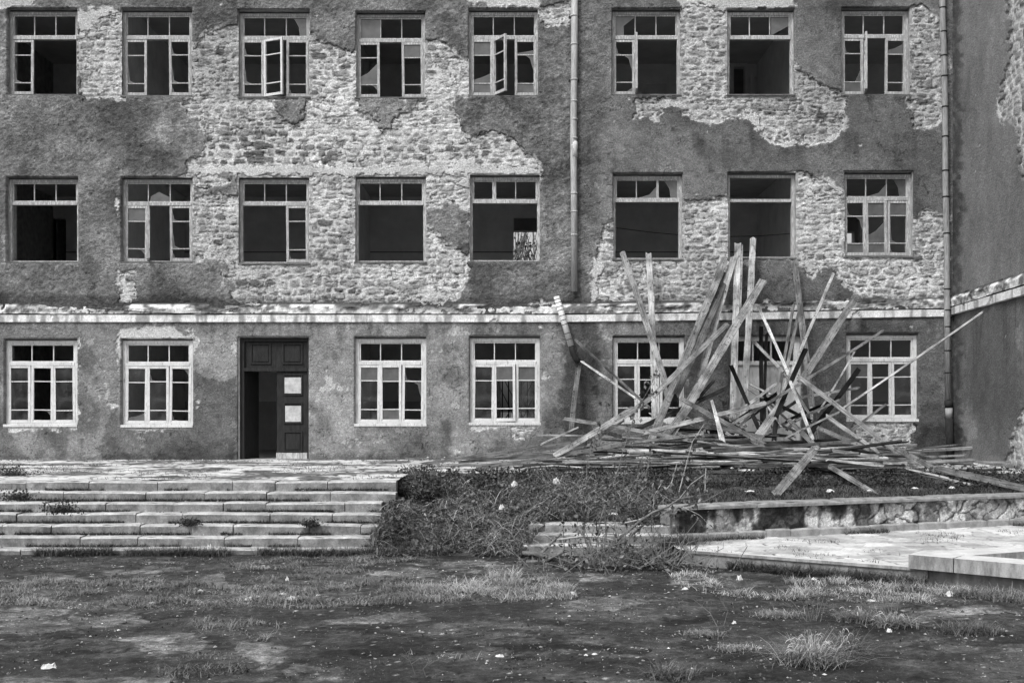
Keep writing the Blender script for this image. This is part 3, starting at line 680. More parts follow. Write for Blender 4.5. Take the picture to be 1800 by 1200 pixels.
def window(rect, tr, mat, sashes, trans=(1, 1), tp=(), sill=True, fw=.07, label=None, tsash=True, muntw=.02, yf=.10):
    a, b, c, e = rect; x0, x1, z1, z0 = X(a), X(c), Z(b), Z(e)
    win = empty('window', (0, 0, 0), bld)
    zt = Z(tr)
    f = MB(); zh = z1-.04                             # the head of the frame sits a little below the soffit
    f.box(x0+.003, x0+fw, yf, yf+.10, z0+.02, zh); f.box(x1-fw, x1-.003, yf, yf+.10, z0+.02, zh)
    f.box(x0+fw, x1-fw, yf+.002, yf+.098, zh-fw*.85, zh); f.box(x0+fw, x1-fw, yf+.002, yf+.098, z0+.02, z0+.02+fw*.55)
    f.box(x0+fw, x1-fw, yf-.012, yf+.09, zt-.035, zt+.03)
    fo = f.build('frame', mat, win)
    if label: win['label'] = label
    if tsash:                                          # upper light
        u = MB(); ux0, ux1, uz0, uz1 = x0+fw, x1-fw, zt+.03, zh-fw*.85; bw_ = .032
        u.box(ux0, ux0+bw_, yf+.02, yf+.07, uz0, uz1); u.box(ux1-bw_, ux1, yf+.02, yf+.07, uz0, uz1)
        u.box(ux0+bw_, ux1-bw_, yf+.022, yf+.068, uz1-bw_, uz1); u.box(ux0+bw_, ux1-bw_, yf+.022, yf+.068, uz0, uz0+bw_)
        W = ux1-ux0
        for k in (1, 2):
            if trans[k-1]:
                xx = ux0+W*k/3; ww = muntw*(trans[k-1] if trans[k-1] > 1 else 1)/2; u.box(xx-ww, xx+ww, yf+.03, yf+.06, uz0+bw_, uz1-bw_)
        u.build('top_light', mat, win)
        for (k, kind) in tp:
            xa = ux0+bw_+W*k/3; xb = ux0+W*(k+1)/3-.01; lo, hi = uz0+bw_, uz1-bw_
            if kind in ('full', 'film'): pts = [(xa, lo), (xb, lo), (xb, hi), (xa, hi)]
            elif kind == 'tl': pts = [(xa, lo), (xa+(xb-xa)*.45, lo), (xa+(xb-xa)*.42, lo+(hi-lo)*.5), (xb, hi-(hi-lo)*.05), (xb, hi), (xa, hi)]
            elif kind == 'right': pts = [(xa+(xb-xa)*.6, lo), (xb, lo), (xb, hi), (xa+(xb-xa)*.3, hi), (xa+(xb-xa)*.55, lo+(hi-lo)*.5)]
            elif kind == 'tri': pts = [(xa, lo), (xb, lo), (xb, lo+(hi-lo)*.25), (xa+(xb-xa)*.45, lo+(hi-lo)*.55), (xa+(xb-xa)*.05, lo+(hi-lo)*.3)]
            elif kind == 'arc': pts = [(xa, lo), (xb, lo+(hi-lo)*.55), (xb, hi), (xa, hi)] 
            elif kind == 'low': pts = [(xa, lo), (xb, lo), (xb, lo+(hi-lo)*.7), (xa+(xb-xa)*.6, lo+(hi-lo)*.2)]
            MB().poly(pts, yf+.044, yf+.047).build('pane', M_FILM, win)
    ix0, ix1 = x0+fw*.7, x1-fw*.7; W = (ix1-ix0)/3
    for s in sashes:
        k = s['k']; xa = ix0+W*k+.004; xb = ix0+W*(k+1)-.004
        sash(win, xa, xb, z0+.05, zt-.038, yf+s.get('dy', 0.0)-.008, s.get('mat', mat), ang=s.get('ang', 0), hinge=s.get('hinge', 0), panes=s.get('p', ()), bw=s.get('bw', .055))
        if s.get('handle'):
            hb = MB(); xh = xb+.01; zc = (z0+zt)/2-.03
            hb.tube([(xh, yf-.02, zc+.09), (xh+.045, yf-.03, zc+.07), (xh+.045, yf-.03, zc-.07), (xh, yf-.02, zc-.09)], .009, 6); hb.build('handle', M_PIPEL, win)
    if sill:
        s = MB(); gr = e > 700; s.box(x0-.01, x1+.01, -.052 if gr else -.035, yf+.02, z0-(.035 if gr else .012), z0+.021); s.build('sill', M_WHITE if gr else M_SILL, win)
    rv = MB(); rv.box(x0-.05, x0, .0, .48, z0-.05, z1+.05); rv.box(x1, x1+.05, .0, .48, z0-.05, z1+.05); rv.box(x0, x1, .0, .48, z1, z1+.05); rv.box(x0, x1, .0, .48, z0-.05, z0)
    rv.build('reveal', M_REVEAL, win)
    return win
L, Md, Rt = 0, 1, 2
G = M_WOODOLD
window(W2[0], 64, G, [dict(k=L)])
window(W2[1], 64, G, [dict(k=L), dict(k=Rt)])
window(W2[2], 65, G, [dict(k=L), dict(k=Rt, p=()), dict(k=Md, mat=M_WHITE, bw=.045, ang=24, hinge=0, dy=-.01)], tp=[(2, 'right')])
window(W2[3], 69, G, [dict(k=L, p=[(1, 'half')]), dict(k=Rt, p=[(0, 'film')])], tp=[(0, 'film')])
window(W2[4], 64, M_GREYW, [dict(k=L, p=[(0, 'film'), (1, 'low'), (2, 'film')]), dict(k=Md, ang=55, hinge=0, bw=.05), dict(k=Rt, p=[(0, 'low'), (2, 'film')])])
window(W2[5], 64, G, [dict(k=L, p=[(2, 'side')], handle=1), dict(k=Md, ang=95, hinge=0, bw=.05)], tp=[(0, 'tl')])
window(W2[6], 64, M_GREYW, [], tp=[(2, 'arc')])
window(W2[7], 62, G, [dict(k=L, p=[(1, 'side'), (2, 'film')], handle=1), dict(k=Md, ang=104, hinge=0, bw=.05), dict(k=Rt, p=[(0, 'half')])])
window(W1[0], 356, G, [])
window(W1[1], 357, G, [dict(k=L, p=[(0, 'film')]), dict(k=Rt), dict(k=Md, ang=74, hinge=0, bw=.05)], tp=[(1, 'tri')])
window(W1[2], 357, G, [dict(k=Rt)])
window(W1[3], 356, M_GREYW, [])
window(W1[4], 353, M_GREYW, [], trans=(4.2, 1))
window(W1[5], 351, G, [], trans=(1, 2.6), tp=[(1, 'low'), (2, 'right')])
window(W1[6], 351, G, [], tsash=False)
window(W1[7], 348, G, [dict(k=L, mat=M_GREYW, p=[(2, 'film')]), dict(k=Md, p=[(0, 'film'), (1, 'half'), (2, 'film')]), dict(k=Rt, p=[(0, 'film')])], tp=[(1, 'low'), (2, 'right')])
WH = M_WHITE; allp = [(0, 'full'), (1, 'full'), (2, 'full')]
window(W0[0], 639, WH, [dict(k=L, p=allp), dict(k=Md), dict(k=Rt, p=allp)], yf=.06, fw=.085)
window(W0[1], 640, WH, [dict(k=L, p=[(0, 'full'), (2, 'half')]), dict(k=Md, p=allp[1:]), dict(k=Rt)], yf=.06, fw=.085)
window(W0[2], 638, WH, [dict(k=L, p=[(0, 'film'), (1, 'full'), (2, 'full')]), dict(k=Md, p=[(0, 'film'), (2, 'film')]), dict(k=Rt)], tp=[], yf=.06, fw=.085)
window(W0[3], 637, WH, [dict(k=L, p=allp), dict(k=Md, p=[(0, 'film')], ang=7, hinge=0), dict(k=Rt, p=[(0, 'film'), (1, 'full'), (2, 'full')])], yf=.06, fw=.085)
window(W0[4], 636, WH, [dict(k=L, p=allp), dict(k=Md), dict(k=Rt)], yf=.06, fw=.085)
window(W0[5], 632, WH, [dict(k=L, p=[(0, 'film'), (1, 'full'), (2, 'full')]), dict(k=Md), dict(k=Rt, p=allp)], yf=.06, fw=.085)

# ------------------------------------------------------------------ doors
def doors():
    dr = empty('door', (0, 0, 0), bld); dr['label'] = 'dark panelled double door with one leaf missing'
    x0, x1, z1, z0 = X(421), X(543), Z(593), 0.0
    f = MB(); f.box(x0, x0+.09, .06, .2, z0, z1); f.box(x1-.05, x1, .06, .2, z0, z1); f.box(x0+.09, x1-.05, .062, .198, z1-.08, z1); f.box(x0+.09, x1-.05, .05, .198, Z(652), Z(646)); f.build('door_frame', M_DARKDOOR, dr)
    t = MB(); t.box(x0+.09, x1-.05, .11, .15, Z(646), z1-.08)
    def pnl(m, a, b, c, e, y):
        xa, xb, zb, za = X(a), X(c), Z(b), Z(e)
        for bx in ((xa-.03, xb+.03, za-.03, za), (xa-.03, xb+.03, zb, zb+.03), (xa-.03, xa, za, zb), (xb, xb+.03, za, zb)): m.box(bx[0], bx[1], y-.022, y, bx[2], bx[3])
        m.box(xa+.03, xb-.03, y-.014, y, za+.03, zb-.03)
    pnl(t, 441, 605, 472, 637, .11); pnl(t, 497, 605, 528, 637, .11); t.build('transom_panel', M_DARKDOOR, dr)
    lf = MB(); lf.box(X(485), X(539), .10, .15, .16, Z(652)); pnl(lf, 499, 659, 528, 692, .10); pnl(lf, 499, 709, 528, 742, .10); pnl(lf, 499, 760, 528, 792, .10); lf.build('door_leaf', M_DARKDOOR, dr)
    k = MB(); k.box(X(484), X(540), .09, .155, 0.02, .155); k.build('kick_board', M_GREYW, dr)
    n = MB(); n.box(X(499), X(528), .074, .082, Z(691), Z(663)); n.build('paper_notice', M_WHITEB, dr)
    n = MB(); n.box(X(500), X(528), .074, .082, Z(741), Z(713)); n.build('paper_notice', M_WHITEB, dr)
    rv = MB(); rv.box(x0-.06, x0-.001, 0, .48, -.05, z1+.05); rv.box(x1+.001, x1+.06, 0, .48, -.05, z1+.05); rv.box(x0-.001, x1+.001, 0, .48, z1, z1+.05); rv.build('reveal', M_REVEAL, dr)
    o = MB().box(0, .64, 0, .045, 0, Z(652)).build('open_leaf', M_DARKDOOR, dr, loc=(x0+.1, .2, 0.01), rot=(0, 0, R(78)))
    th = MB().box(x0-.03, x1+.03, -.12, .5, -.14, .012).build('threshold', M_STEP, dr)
    dr = empty('door', (0, 0, 0), bld); dr['label'] = 'white boarded door behind the heap of planks'
    x0, x1, z1 = X(1284), X(1407), Z(591)
    f = MB(); f.box(x0, x0+.12, .06, .16, 0, z1); f.box(x1-.12, x1, .06, .16, 0, z1); f.box(x0+.12, x1-.12, .062, .158, z1-.1, z1); f.box(x0+.12, x1-.12, .05, .158, Z(641), Z(634)); f.build('door_frame', M_WHITE, dr)
    rv = MB(); rv.box(x0-.06, x0-.001, 0, .48, -.05, z1+.05); rv.box(x1+.001, x1+.06, 0, .48, -.05, z1+.05); rv.box(x0-.001, x1+.001, 0, .48, z1, z1+.05); rv.build('reveal', M_REVEAL, dr)
    t = MB(); 
    for a in (1325, 1357): t.box(X(a)-.015, X(a)+.015, .09, .12, Z(634), z1-.1)
    t.build('transom_bar', M_WHITE, dr)
    lf = MB(); lf.box(x0+.12, x1-.12, .10, .14, .01, Z(641))
    for a in range(1296, 1396, 12): lf.box(X(a), X(a+11), .088, .10, .04, Z(645))
    lf.build('door_leaf', M_DOORW, dr)
doors()

# ------------------------------------------------------------------ rain pipes
def pipes():
    # centre pipe, fixed to the wall
    p = empty('drainpipe', (0, 0, 0), bld); p['label'] = 'central drainpipe broken off above the ledge'
    def P(px, py): v = PY(px, py, -.13); return v
    m = MB(); m.tube([P(1010.5, -110), P(1009.5, 100), P(1008, 240), P(1009, 330), P(1009.5, 512)], .072, 14)
    m.build('pipe', M_PIPE, p, smooth=True)
    m = MB()
    for y in (28, 78, 140, 178, 210, 243, 340, 372, 413): m.tube([P(1009.2, y-1.2), P(1009.2, y+1.6)], .079, 14)
    m.build('collar', M_PIPE, p, smooth=True)
    m = MB()
    for y in (28, 140): m.box(P(1000, y).x, P(1018, y).x, -.05, .0, P(0, y).z-.02, P(0, y).z+.02)
    m.build('bracket', M_BLACK, p)
    m = MB().tube([P(1009, 249), P(1009.2, 256), P(1009, 264), P(1009.2, 276)], [.071, .08, .071, .078], 14); m.build('dented_section', M_PIPEL, p, smooth=True)
    # right pipe in the corner
    q = empty('drainpipe', (0, 0, 0), bld); q['label'] = 'right hand drainpipe in the corner'
    def Q(px, py): return PY(px, py, -.14)
    m = MB().tube([Q(1656, -110), Q(1657, 30), Q(1661, 160), Q(1662, 330), Q(1664.5, 430), Q(1665, 560), Q(1667, 702)], .066, 14); m.build('pipe', M_PIPER, q, smooth=True)
    m = MB()
    for i, y in enumerate((14, 56, 98, 134, 188, 240, 300, 346, 410, 508, 545, 574, 616, 655)):
        xx = np.interp(y, [0, 160, 330, 430, 702], [1657, 1661, 1662, 1664.5, 1667]); m.tube([Q(xx, y-1), Q(xx, y+1.3)], .073, 14)
    m.build('collar', M_PIPED, q, smooth=True)
    m = MB().tube([Q(1667, 703), Q(1668, 716)], .085, 12); m.build('coupling', M_BLACK, q, smooth=True)
    m = MB().tube([Q(1668, 716), Q(1668, 735)], .078, 12); m.build('patched_section', M_PLIN, q, smooth=True)
    m = MB().tube([Q(1668, 735), Q(1671, 806)], .085, 12); m.build('foot_section', M_PIPED, q, smooth=True)
    # the length that broke off and hangs over the ledge: free of the building
    r = empty('broken_pipe', PY(992, 560, -.24)); tag(r, 'pale slashed length of drainpipe leaning across the ledge below the broken pipe', 'pipe'); o = r.location
    def W(px, py, y=-.24): return PY(px, py, y)-o
    m = MB(); m.tube([W(978, 521), W(1004, 608)], .066, 14); m.build('pipe', M_PIPEL, r, smooth=True)
    m = MB()
    for t in (.05, .12, .2, .27, .38, .47, .56, .74, .86):
        a = W(978, 521).lerp(W(1004, 608), t); b = W(978, 521).lerp(W(1004, 608), t+.012); m.tube([a, b], .0685, 14)
    m.build('slit', M_BLACK, r, smooth=True)
    m = MB().tube([W(1003, 604), W(1007, 620), W(1012, 630), W(1018, 637)], [.06, .066, .068, .07], 12); m.build('elbow', M_PIPED, r, smooth=True)
pipes()
def cable():
    pts = [PY(a, b, -.12) for a, b in [(150, 541), (215, 545), (262, 549), (320, 551), (380, 549), (415, 541), (445, 536)]]
    o = MB().tube(pts, .008, 5).build('cable', M_BLACK, None); tag(o, 'thin black cable sagging along the ledge above the left windows', 'cable')
cable()

for pts, lb in (([(1079, 400), (1110, 404), (1150, 409), (1197, 413)], 'thin cable crossing the dark room behind the empty window above the leftmost boards'), ([(1280, 416), (1330, 415), (1397, 410)], 'thin cable crossing the dark room behind the upright boards')):
    tag(MB().tube([PY(a, b, .9) for a, b in pts], .009, 4).build('cable', M_BLACK, None), lb, 'cable')

# ------------------------------------------------------------------ ground
def g2p(x, y, z=GZ):
    k = F/(y+D); return 900+x*k, HY-(z-CZ)*k
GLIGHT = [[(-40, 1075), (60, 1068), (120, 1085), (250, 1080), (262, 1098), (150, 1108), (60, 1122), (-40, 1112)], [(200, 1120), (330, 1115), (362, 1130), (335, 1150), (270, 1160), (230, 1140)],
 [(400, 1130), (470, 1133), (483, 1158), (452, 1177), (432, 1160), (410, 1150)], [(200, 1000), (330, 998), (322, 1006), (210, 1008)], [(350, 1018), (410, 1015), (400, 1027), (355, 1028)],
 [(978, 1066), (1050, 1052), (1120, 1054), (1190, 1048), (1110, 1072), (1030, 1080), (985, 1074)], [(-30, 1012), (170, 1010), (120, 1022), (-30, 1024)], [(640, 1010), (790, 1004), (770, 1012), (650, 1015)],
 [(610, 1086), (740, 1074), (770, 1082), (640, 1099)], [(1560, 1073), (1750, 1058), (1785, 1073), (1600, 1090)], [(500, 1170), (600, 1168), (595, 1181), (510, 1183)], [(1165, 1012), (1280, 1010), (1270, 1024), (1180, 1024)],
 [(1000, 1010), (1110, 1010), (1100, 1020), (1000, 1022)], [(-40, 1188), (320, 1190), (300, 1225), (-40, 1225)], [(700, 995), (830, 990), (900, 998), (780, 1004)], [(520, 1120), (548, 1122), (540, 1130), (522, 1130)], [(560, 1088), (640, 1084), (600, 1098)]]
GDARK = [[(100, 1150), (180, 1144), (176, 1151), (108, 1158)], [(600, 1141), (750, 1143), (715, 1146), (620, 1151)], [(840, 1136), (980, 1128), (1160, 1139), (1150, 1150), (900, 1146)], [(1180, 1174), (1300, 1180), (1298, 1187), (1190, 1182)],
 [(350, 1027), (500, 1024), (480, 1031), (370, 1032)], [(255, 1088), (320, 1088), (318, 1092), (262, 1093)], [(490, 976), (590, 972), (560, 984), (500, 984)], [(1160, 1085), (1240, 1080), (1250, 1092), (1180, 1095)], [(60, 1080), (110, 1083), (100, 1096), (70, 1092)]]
GRASSY = [[(-40, 1024), (200, 1014), (400, 1028), (560, 1000), (760, 1015), (900, 1010), (1000, 1030), (1012, 1052), (900, 1058), (760, 1060), (620, 1066), (500, 1070), (250, 1072), (100, 1070), (-40, 1062)],
 [(380, 992), (560, 978), (860, 960), (880, 968), (700, 990), (560, 1004), (430, 1004)], [(330, 1092), (430, 1088), (500, 1100), (470, 1130), (400, 1122), (350, 1112)], [(360, 1150), (430, 1140), (440, 1180), (300, 1200), (250, 1170)],
 [(1180, 1012), (1220, 1008), (1290, 1040), (1400, 1048), (1390, 1060), (1200, 1040)], [(1380, 1020), (1540, 1020), (1760, 1040), (1720, 1058), (1550, 1062), (1400, 1055)], [(700, 1148), (960, 1138), (1000, 1150), (820, 1162)]]
def ground():
    xs = np.concatenate([[-400, -150, -60, -30, -18, -13], np.arange(-9.5, 9.6, .03), [11, 14, 20, 40, 150, 400]])
    ys = np.concatenate([[-400, -150, -60, -35, -26, -20, -17.5], np.arange(-16.3, -8.4, .03), [-8, -6, -3, 0, 5, 9, 14, 30, 80, 300, 900]])
    gx, gy = np.meshgrid(xs, ys); x = gx.ravel(); y = gy.ravel(); f = (y > -16.5) & (y < -6)
    px = np.zeros(x.shape)-999; py = px.copy(); px[f], py[f] = g2p(x[f], y[f])
    wx = px+90*(fbm(x*1.6, y*1.0, 201, 5, .6)-.5)+26*(fbm(x*9, y*5, 202)-.5); wy = py+30*(fbm(x*1.6, y*1.2, 203, 5, .6)-.5)+12*(fbm(x*9, y*5, 204)-.5)
    li = np.full(x.shape, -60.); dk = li.copy(); gr = li.copy()
    for p in GLIGHT: li = np.maximum(li, psdf(wx, wy, p))
    for p in GDARK: dk = np.maximum(dk, psdf(wx, wy, p))
    for p in GRASSY: gr = np.maximum(gr, psdf(wx, wy, p))
    t = .036*(.6+.8*fbm(x*.7, y*.7, 205, 4))*(.8+.4*fbm(x*7, y*7, 206, 3))
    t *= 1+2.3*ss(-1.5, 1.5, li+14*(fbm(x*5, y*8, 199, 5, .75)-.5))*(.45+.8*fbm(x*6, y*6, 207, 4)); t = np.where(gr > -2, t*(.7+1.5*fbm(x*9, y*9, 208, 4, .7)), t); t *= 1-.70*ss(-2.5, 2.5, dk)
    t *= .45+1.1*fbm(x*22, y*26, 214, 3, .7)
    worn = ss(.565, .585, fbm(x*.9+7, y*1.5, 215, 7, .68)); t *= 1+1.1*worn*(.3+fbm(x*14, y*14, 216, 3))*(gr < -2)*.8
    crk = np.abs(fbm(x*.8, y*.9, 217, 5, .62)-.5); cr = (1-ss(.004, .009, crk))*(fbm(x*.6, y*.6, 218) > .45); t *= 1-.75*cr
    moss = ss(.54, .62, fbm(x*1.4+3, y*2.2, 219, 6, .7)); t *= 1-.45*moss
    t *= 1+.9*ss(.60, .72, fbm(x*1.3+5, y*1.9, 209, 5, .6))*.7
    t = np.where(_h(np.floor(x*33), np.floor(y*33), 210) > .9968, .34, t)
    z = GZ+.02*(fbm(x*1.1, y*1.1, 211, 3)-.5)+.006*(fbm(x*9, y*9, 212, 3)-.5)+.012*ss(-2, 4, gr)*fbm(x*6, y*6, 213)-.006*ss(-2, 2, dk)+.010*ss(.5, .6, fbm(x*1.4+3, y*2.2, 219, 6, .7))+.012*(fbm(x*14, y*14, 220, 3, .7)-.5)
    V = np.stack([x, y, z], -1)
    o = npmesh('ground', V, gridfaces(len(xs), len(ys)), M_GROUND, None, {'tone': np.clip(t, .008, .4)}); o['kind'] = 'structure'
ground()

BX = -1.78                                                       # where the wide stairs end and the bank begins
def paved(name, xs, ys, z0, keepf, cs, base, seed, jw=.05, dirtk=.5, mat=M_SLAB):
    gx, gy = np.meshgrid(xs, ys); x = gx.ravel(); y = gy.ravel()
    e, cid = cells(x/cs+.2*fbm(x*4, y*4, seed), y/cs*.9+.2*fbm(x*4, y*4, seed+1), seed)
    j = 1-ss(jw*.35, jw, e); dirt = ss(.46, .60, fbm(x*1.6, y*2.4, seed+2, 6, .72))*dirtk
    t = base*(.8+.35*cid)*(.8+.35*fbm(x*9, y*9, seed+3))*(1-.75*j)*(1-dirt)
    z = z0-.015*j+.010*(cid-.5)+.004*fbm(x*12, y*12, seed+4)+.012*dirt
    k = keepf(x, y).reshape(len(ys), len(xs)); kk = k[:-1, :-1] & k[1:, 1:] & k[:-1, 1:] & k[1:, :-1]
    V2, F2, A2 = compact(np.stack([x, y, z], -1), gridfaces(len(xs), len(ys), kk), {'tone': np.clip(t, .02, .8)})
    return npmesh(name, V2, F2, mat, None, A2)
o = paved('terrace', np.arange(-12.6, 10.4, .035), np.arange(-6.95, .12, .05), 0.0, lambda x, y: (y > -5.1) | (x < BX), .36, .52, 220, dirtk=.80, jw=.13); o['kind'] = 'structure'

def course(m, x0, x1, yf, depth, zt, h, rng, lo=.6, hi=1.3, js=.006, jag=.018):
    """a row of stone blocks, front face at yf, each a lightly worn block"""
    a = x0
    while a < x1-.05:
        b = min(a+rng.uniform(lo, hi), x1)
        if x1-b < .25: b = x1
        dy = rng.uniform(-.018, .018); dz = rng.uniform(-.010, .006); tl = rng.uniform(-.008, .008); n = max(2, int((b-a)/.09)); v0 = len(m.v)
        for i in range(n+1):
            xx = a+js+(b-a-2*js)*i/n; e = (rng.random()-.5)*jag; g = (rng.random()-.5)*jag*.6; cor = .012 if i in (0, n) else 0
            if rng.random() < .08: e += rng.uniform(.015, .05)
            y0_ = yf+dy+cor; zt_ = zt+dz+tl*(i/n-.5)*2-cor*.6
            m.v += [(xx, y0_, zt-h), (xx, y0_+g*.4, zt_-.022), (xx, y0_+.010+abs(e), zt_-.006+g*.3), (xx, y0_+.028, zt_), (xx, yf+depth, zt_), (xx, yf+depth, zt-h)]
        for i in range(n):
            for q in range(5):
                p = v0+i*6+q; m.f.append((p, p+6, p+7, p+1))
        m.f.append(tuple(v0+q for q in range(6))); m.f.append(tuple(v0+n*6+q for q in range(5, -1, -1)))
        a = b
def stairs():
    rng = random.Random(3)
    st = empty('stone_staircase', (-6, -7.5, GZ)); o = st.location
    tag(st, 'wide flight of pale block stone steps with weeds in its joints', 'stairs')
    ends = [BX, BX+.02, BX-.16, BX-.14, BX-.15, BX-.12, -1.0]
    for k in range(7):
        m = MB(); yf = -7.2-.26*k; x1 = ends[k]
        course(m, -12.6, x1, yf, .34 if k else .30, -.14*k, .14+(.03 if k else .02), rng)
        m.v = [(v[0]-o.x, v[1]-o.y, v[2]-o.z) for v in m.v]
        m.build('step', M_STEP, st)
    m = MB(); m.box(-12.6-o.x, BX-.25-o.x, -8.5-o.y, -6.92-o.y, 0, .06); 
    for k in range(7): m.box(-12.6-o.x, BX-(.04 if k < 2 else .19)-o.x, -6.9-.26*k-.02-o.y, -6.6-.26*k-o.y, 0, -.14*k-.17-GZ)
    m.build('stair_core', M_DARKI, st)
    s2 = empty('corner_steps', (.15, -9.0, GZ), None); s2.rotation_euler = (0, 0, R(-5))
    tag(s2, 'three short pale stone steps half buried in weeds left of the low rubble wall', 'steps')
    for k, (xa, z, yf) in enumerate(((0, .17, 0), (.07, .30, .20), (.28, .42, .36))):
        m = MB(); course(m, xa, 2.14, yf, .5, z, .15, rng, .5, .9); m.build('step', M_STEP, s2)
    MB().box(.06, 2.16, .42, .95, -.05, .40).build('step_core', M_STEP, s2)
stairs()

YW = lambda x: -8.72+(x-2.55)*.379                               # foot of the low rubble wall
WALLTOP = -.24
def bank_z(x, y):
    x = np.asarray(x, float); y = np.asarray(y, float)
    a = ss(.0, .5, x); b = ss(2.2, 2.7, x)
    yf = -9.05*(1-a)+(-8.45)*a; yf = yf*(1-b)+(YW(x)+.30)*b
    zf = (GZ-.02)*(1-a)+(-.50)*a; zf = zf*(1-b)+(WALLTOP-.03)*b
    t = np.clip((-5.08-y)/(-5.08-yf), 0, 1.15)
    prof = np.where(b > .5, .55*ss(0, .12, t)+.45*t, .16*ss(0, .08, t)+.84*np.clip(t, 0, 1)**1.15)
    z = zf*prof
    z += (.07*(fbm(x*1.6, y*1.6, 230, 3)-.5)+.08*(fbm(x*5, y*5, 231, 4, .6)-.5))*ss(0, .1, t)*(1-.6*b)
    z += .20*np.exp(-((x+1.75)/.30)**2)*ss(-6.9, -7.4, y)*ss(-9.0, -8.5, y)
    z += .22*np.exp(-((x+1.45)/.35)**2-((y+5.9)/.6)**2)
    return z
def bank():
    xs = np.arange(-2.1, 12.0, .05); ys = np.arange(-9.35, -5.0, .05)
    gx, gy = np.meshgrid(xs, ys); x = gx.ravel(); y = gy.ravel(); z = bank_z(x, y)
    keep = ((x > BX-.2) & (y > -9.2)) & ((x < 2.3) | (y > YW(x)+.1)) & ~((x > .16) & (x < 2.5) & (y < -8.62-.087*x))
    k = keep.reshape(len(ys), len(xs)); kk = k[:-1, :-1] & k[1:, 1:] & k[:-1, 1:] & k[1:, :-1]
    t = .045*(.6+.8*fbm(x*3, y*3, 232, 4)); t = np.where(ss(.6, .7, fbm(x*4, y*4, 233)) > .5, .10, t)
    V2, F2, A2 = compact(np.stack([x, y, z], -1), gridfaces(len(xs), len(ys), kk), {'tone': t})
    o = npmesh('grassy_bank', V2, F2, M_GROUND, None, A2); o['kind'] = 'structure'
bank()

def lowwall():
    o = empty('low_rubble_wall', (2.2, -8.85, GZ)); tag(o, 'low rubble retaining wall with a flat capping, streaked black, holding up the weedy bank', 'wall')
    a = Vector((2.2, -8.853, 0)); ang = math.atan(.379); u = Vector((math.cos(ang), math.sin(ang), 0)); nrm = Vector((u.y, -u.x, 0)); L_ = 10.5
    ds = .02; s_ = np.arange(0, L_, ds); hz = np.arange(-.06, WALLTOP-GZ-.045, ds)
    gs, gh = np.meshgrid(s_, hz); s = gs.ravel(); h = gh.ravel()
    e, cid = cells(s*3.6+1.5*fbm(s*3, h*4, 240, 3), h*4.6+1.4*fbm(s*3, h*4, 241, 3), 242, 1.0)
    mk_ = ss(.04, .12, e); right = ss(2.5, 4.2, s)
    st = ss(.42, .56, fbm(s*2.6, h*.9+3, 243, 4)); up = ss(.10, .55, h+.12*(fbm(s*6, h, 247)-.5))
    t = (.46*(.6+.8*(cid*right+.5*(1-right)))*(.75+.5*fbm(s*14, h*14, 244)))*(.55+.45*mk_)
    t = np.where(right > .5, t*(.45+.75*mk_), t*(.9+.1*mk_)); t *= 1-.88*ss(.40, .52, fbm(s*3.4, h*.8+3, 243, 4))*ss(-.05, .30, h)*(1-.55*right)
    t *= 1-.6*ss(.48, .62, fbm(s*4, h*4, 245, 4, .65)); t *= (.55+.9*fbm(s*20, h*16, 248, 3, .6)); t *= 1-.55*ss(.40, .60, h+.16*(fbm(s*5, h*2, 249)-.5))
    blot = ss(.47, .53, fbm(s*5, h*7, 251, 5, .7)); t *= (.45+.55*blot)*(1-right)+right*(.75+.25*blot)
    wh = (np.hypot((s-4.75)*.8, h-.30) < .10) | (np.hypot((s-5.05)*.8, h-.33) < .09); t = np.where(wh & (mk_ > .6), .5*(.8+.4*cid), t)
    p = .018*mk_*(.4+cid)+.012*(fbm(s*9, h*9, 246)-.5)
    p = p*(.35+.65*right); V = np.stack([s*u.x+p*nrm.x, s*u.y+p*nrm.y, h], -1)
    npmesh('stone_face', V, gridfaces(len(s_), len(hz)), M_STONE, o, {'tone': np.clip(t*1.45, .012, .6)})
    rng = random.Random(5)
    def rowl(name, out, dep, zt, h_, mat, lo, hi):
        m = MB(); course(m, -.03, L_, -out, dep, zt, h_, rng, lo, hi); m.v = [(v[0]*u.x-v[1]*nrm.x, v[0]*u.y-v[1]*nrm.y, v[2]) for v in m.v]; m.build(name, mat, o)
    rowl('capping', .035, .36, WALLTOP-GZ, .055, M_CAP, .8, 1.8)
    rowl('plinth', .05, .12, PZL-GZ+.115, .16, M_PLIN, .40, .62)
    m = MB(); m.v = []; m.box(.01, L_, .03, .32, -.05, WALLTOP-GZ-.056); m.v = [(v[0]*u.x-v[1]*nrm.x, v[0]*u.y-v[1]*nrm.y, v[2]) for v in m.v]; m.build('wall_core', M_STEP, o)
lowwall()

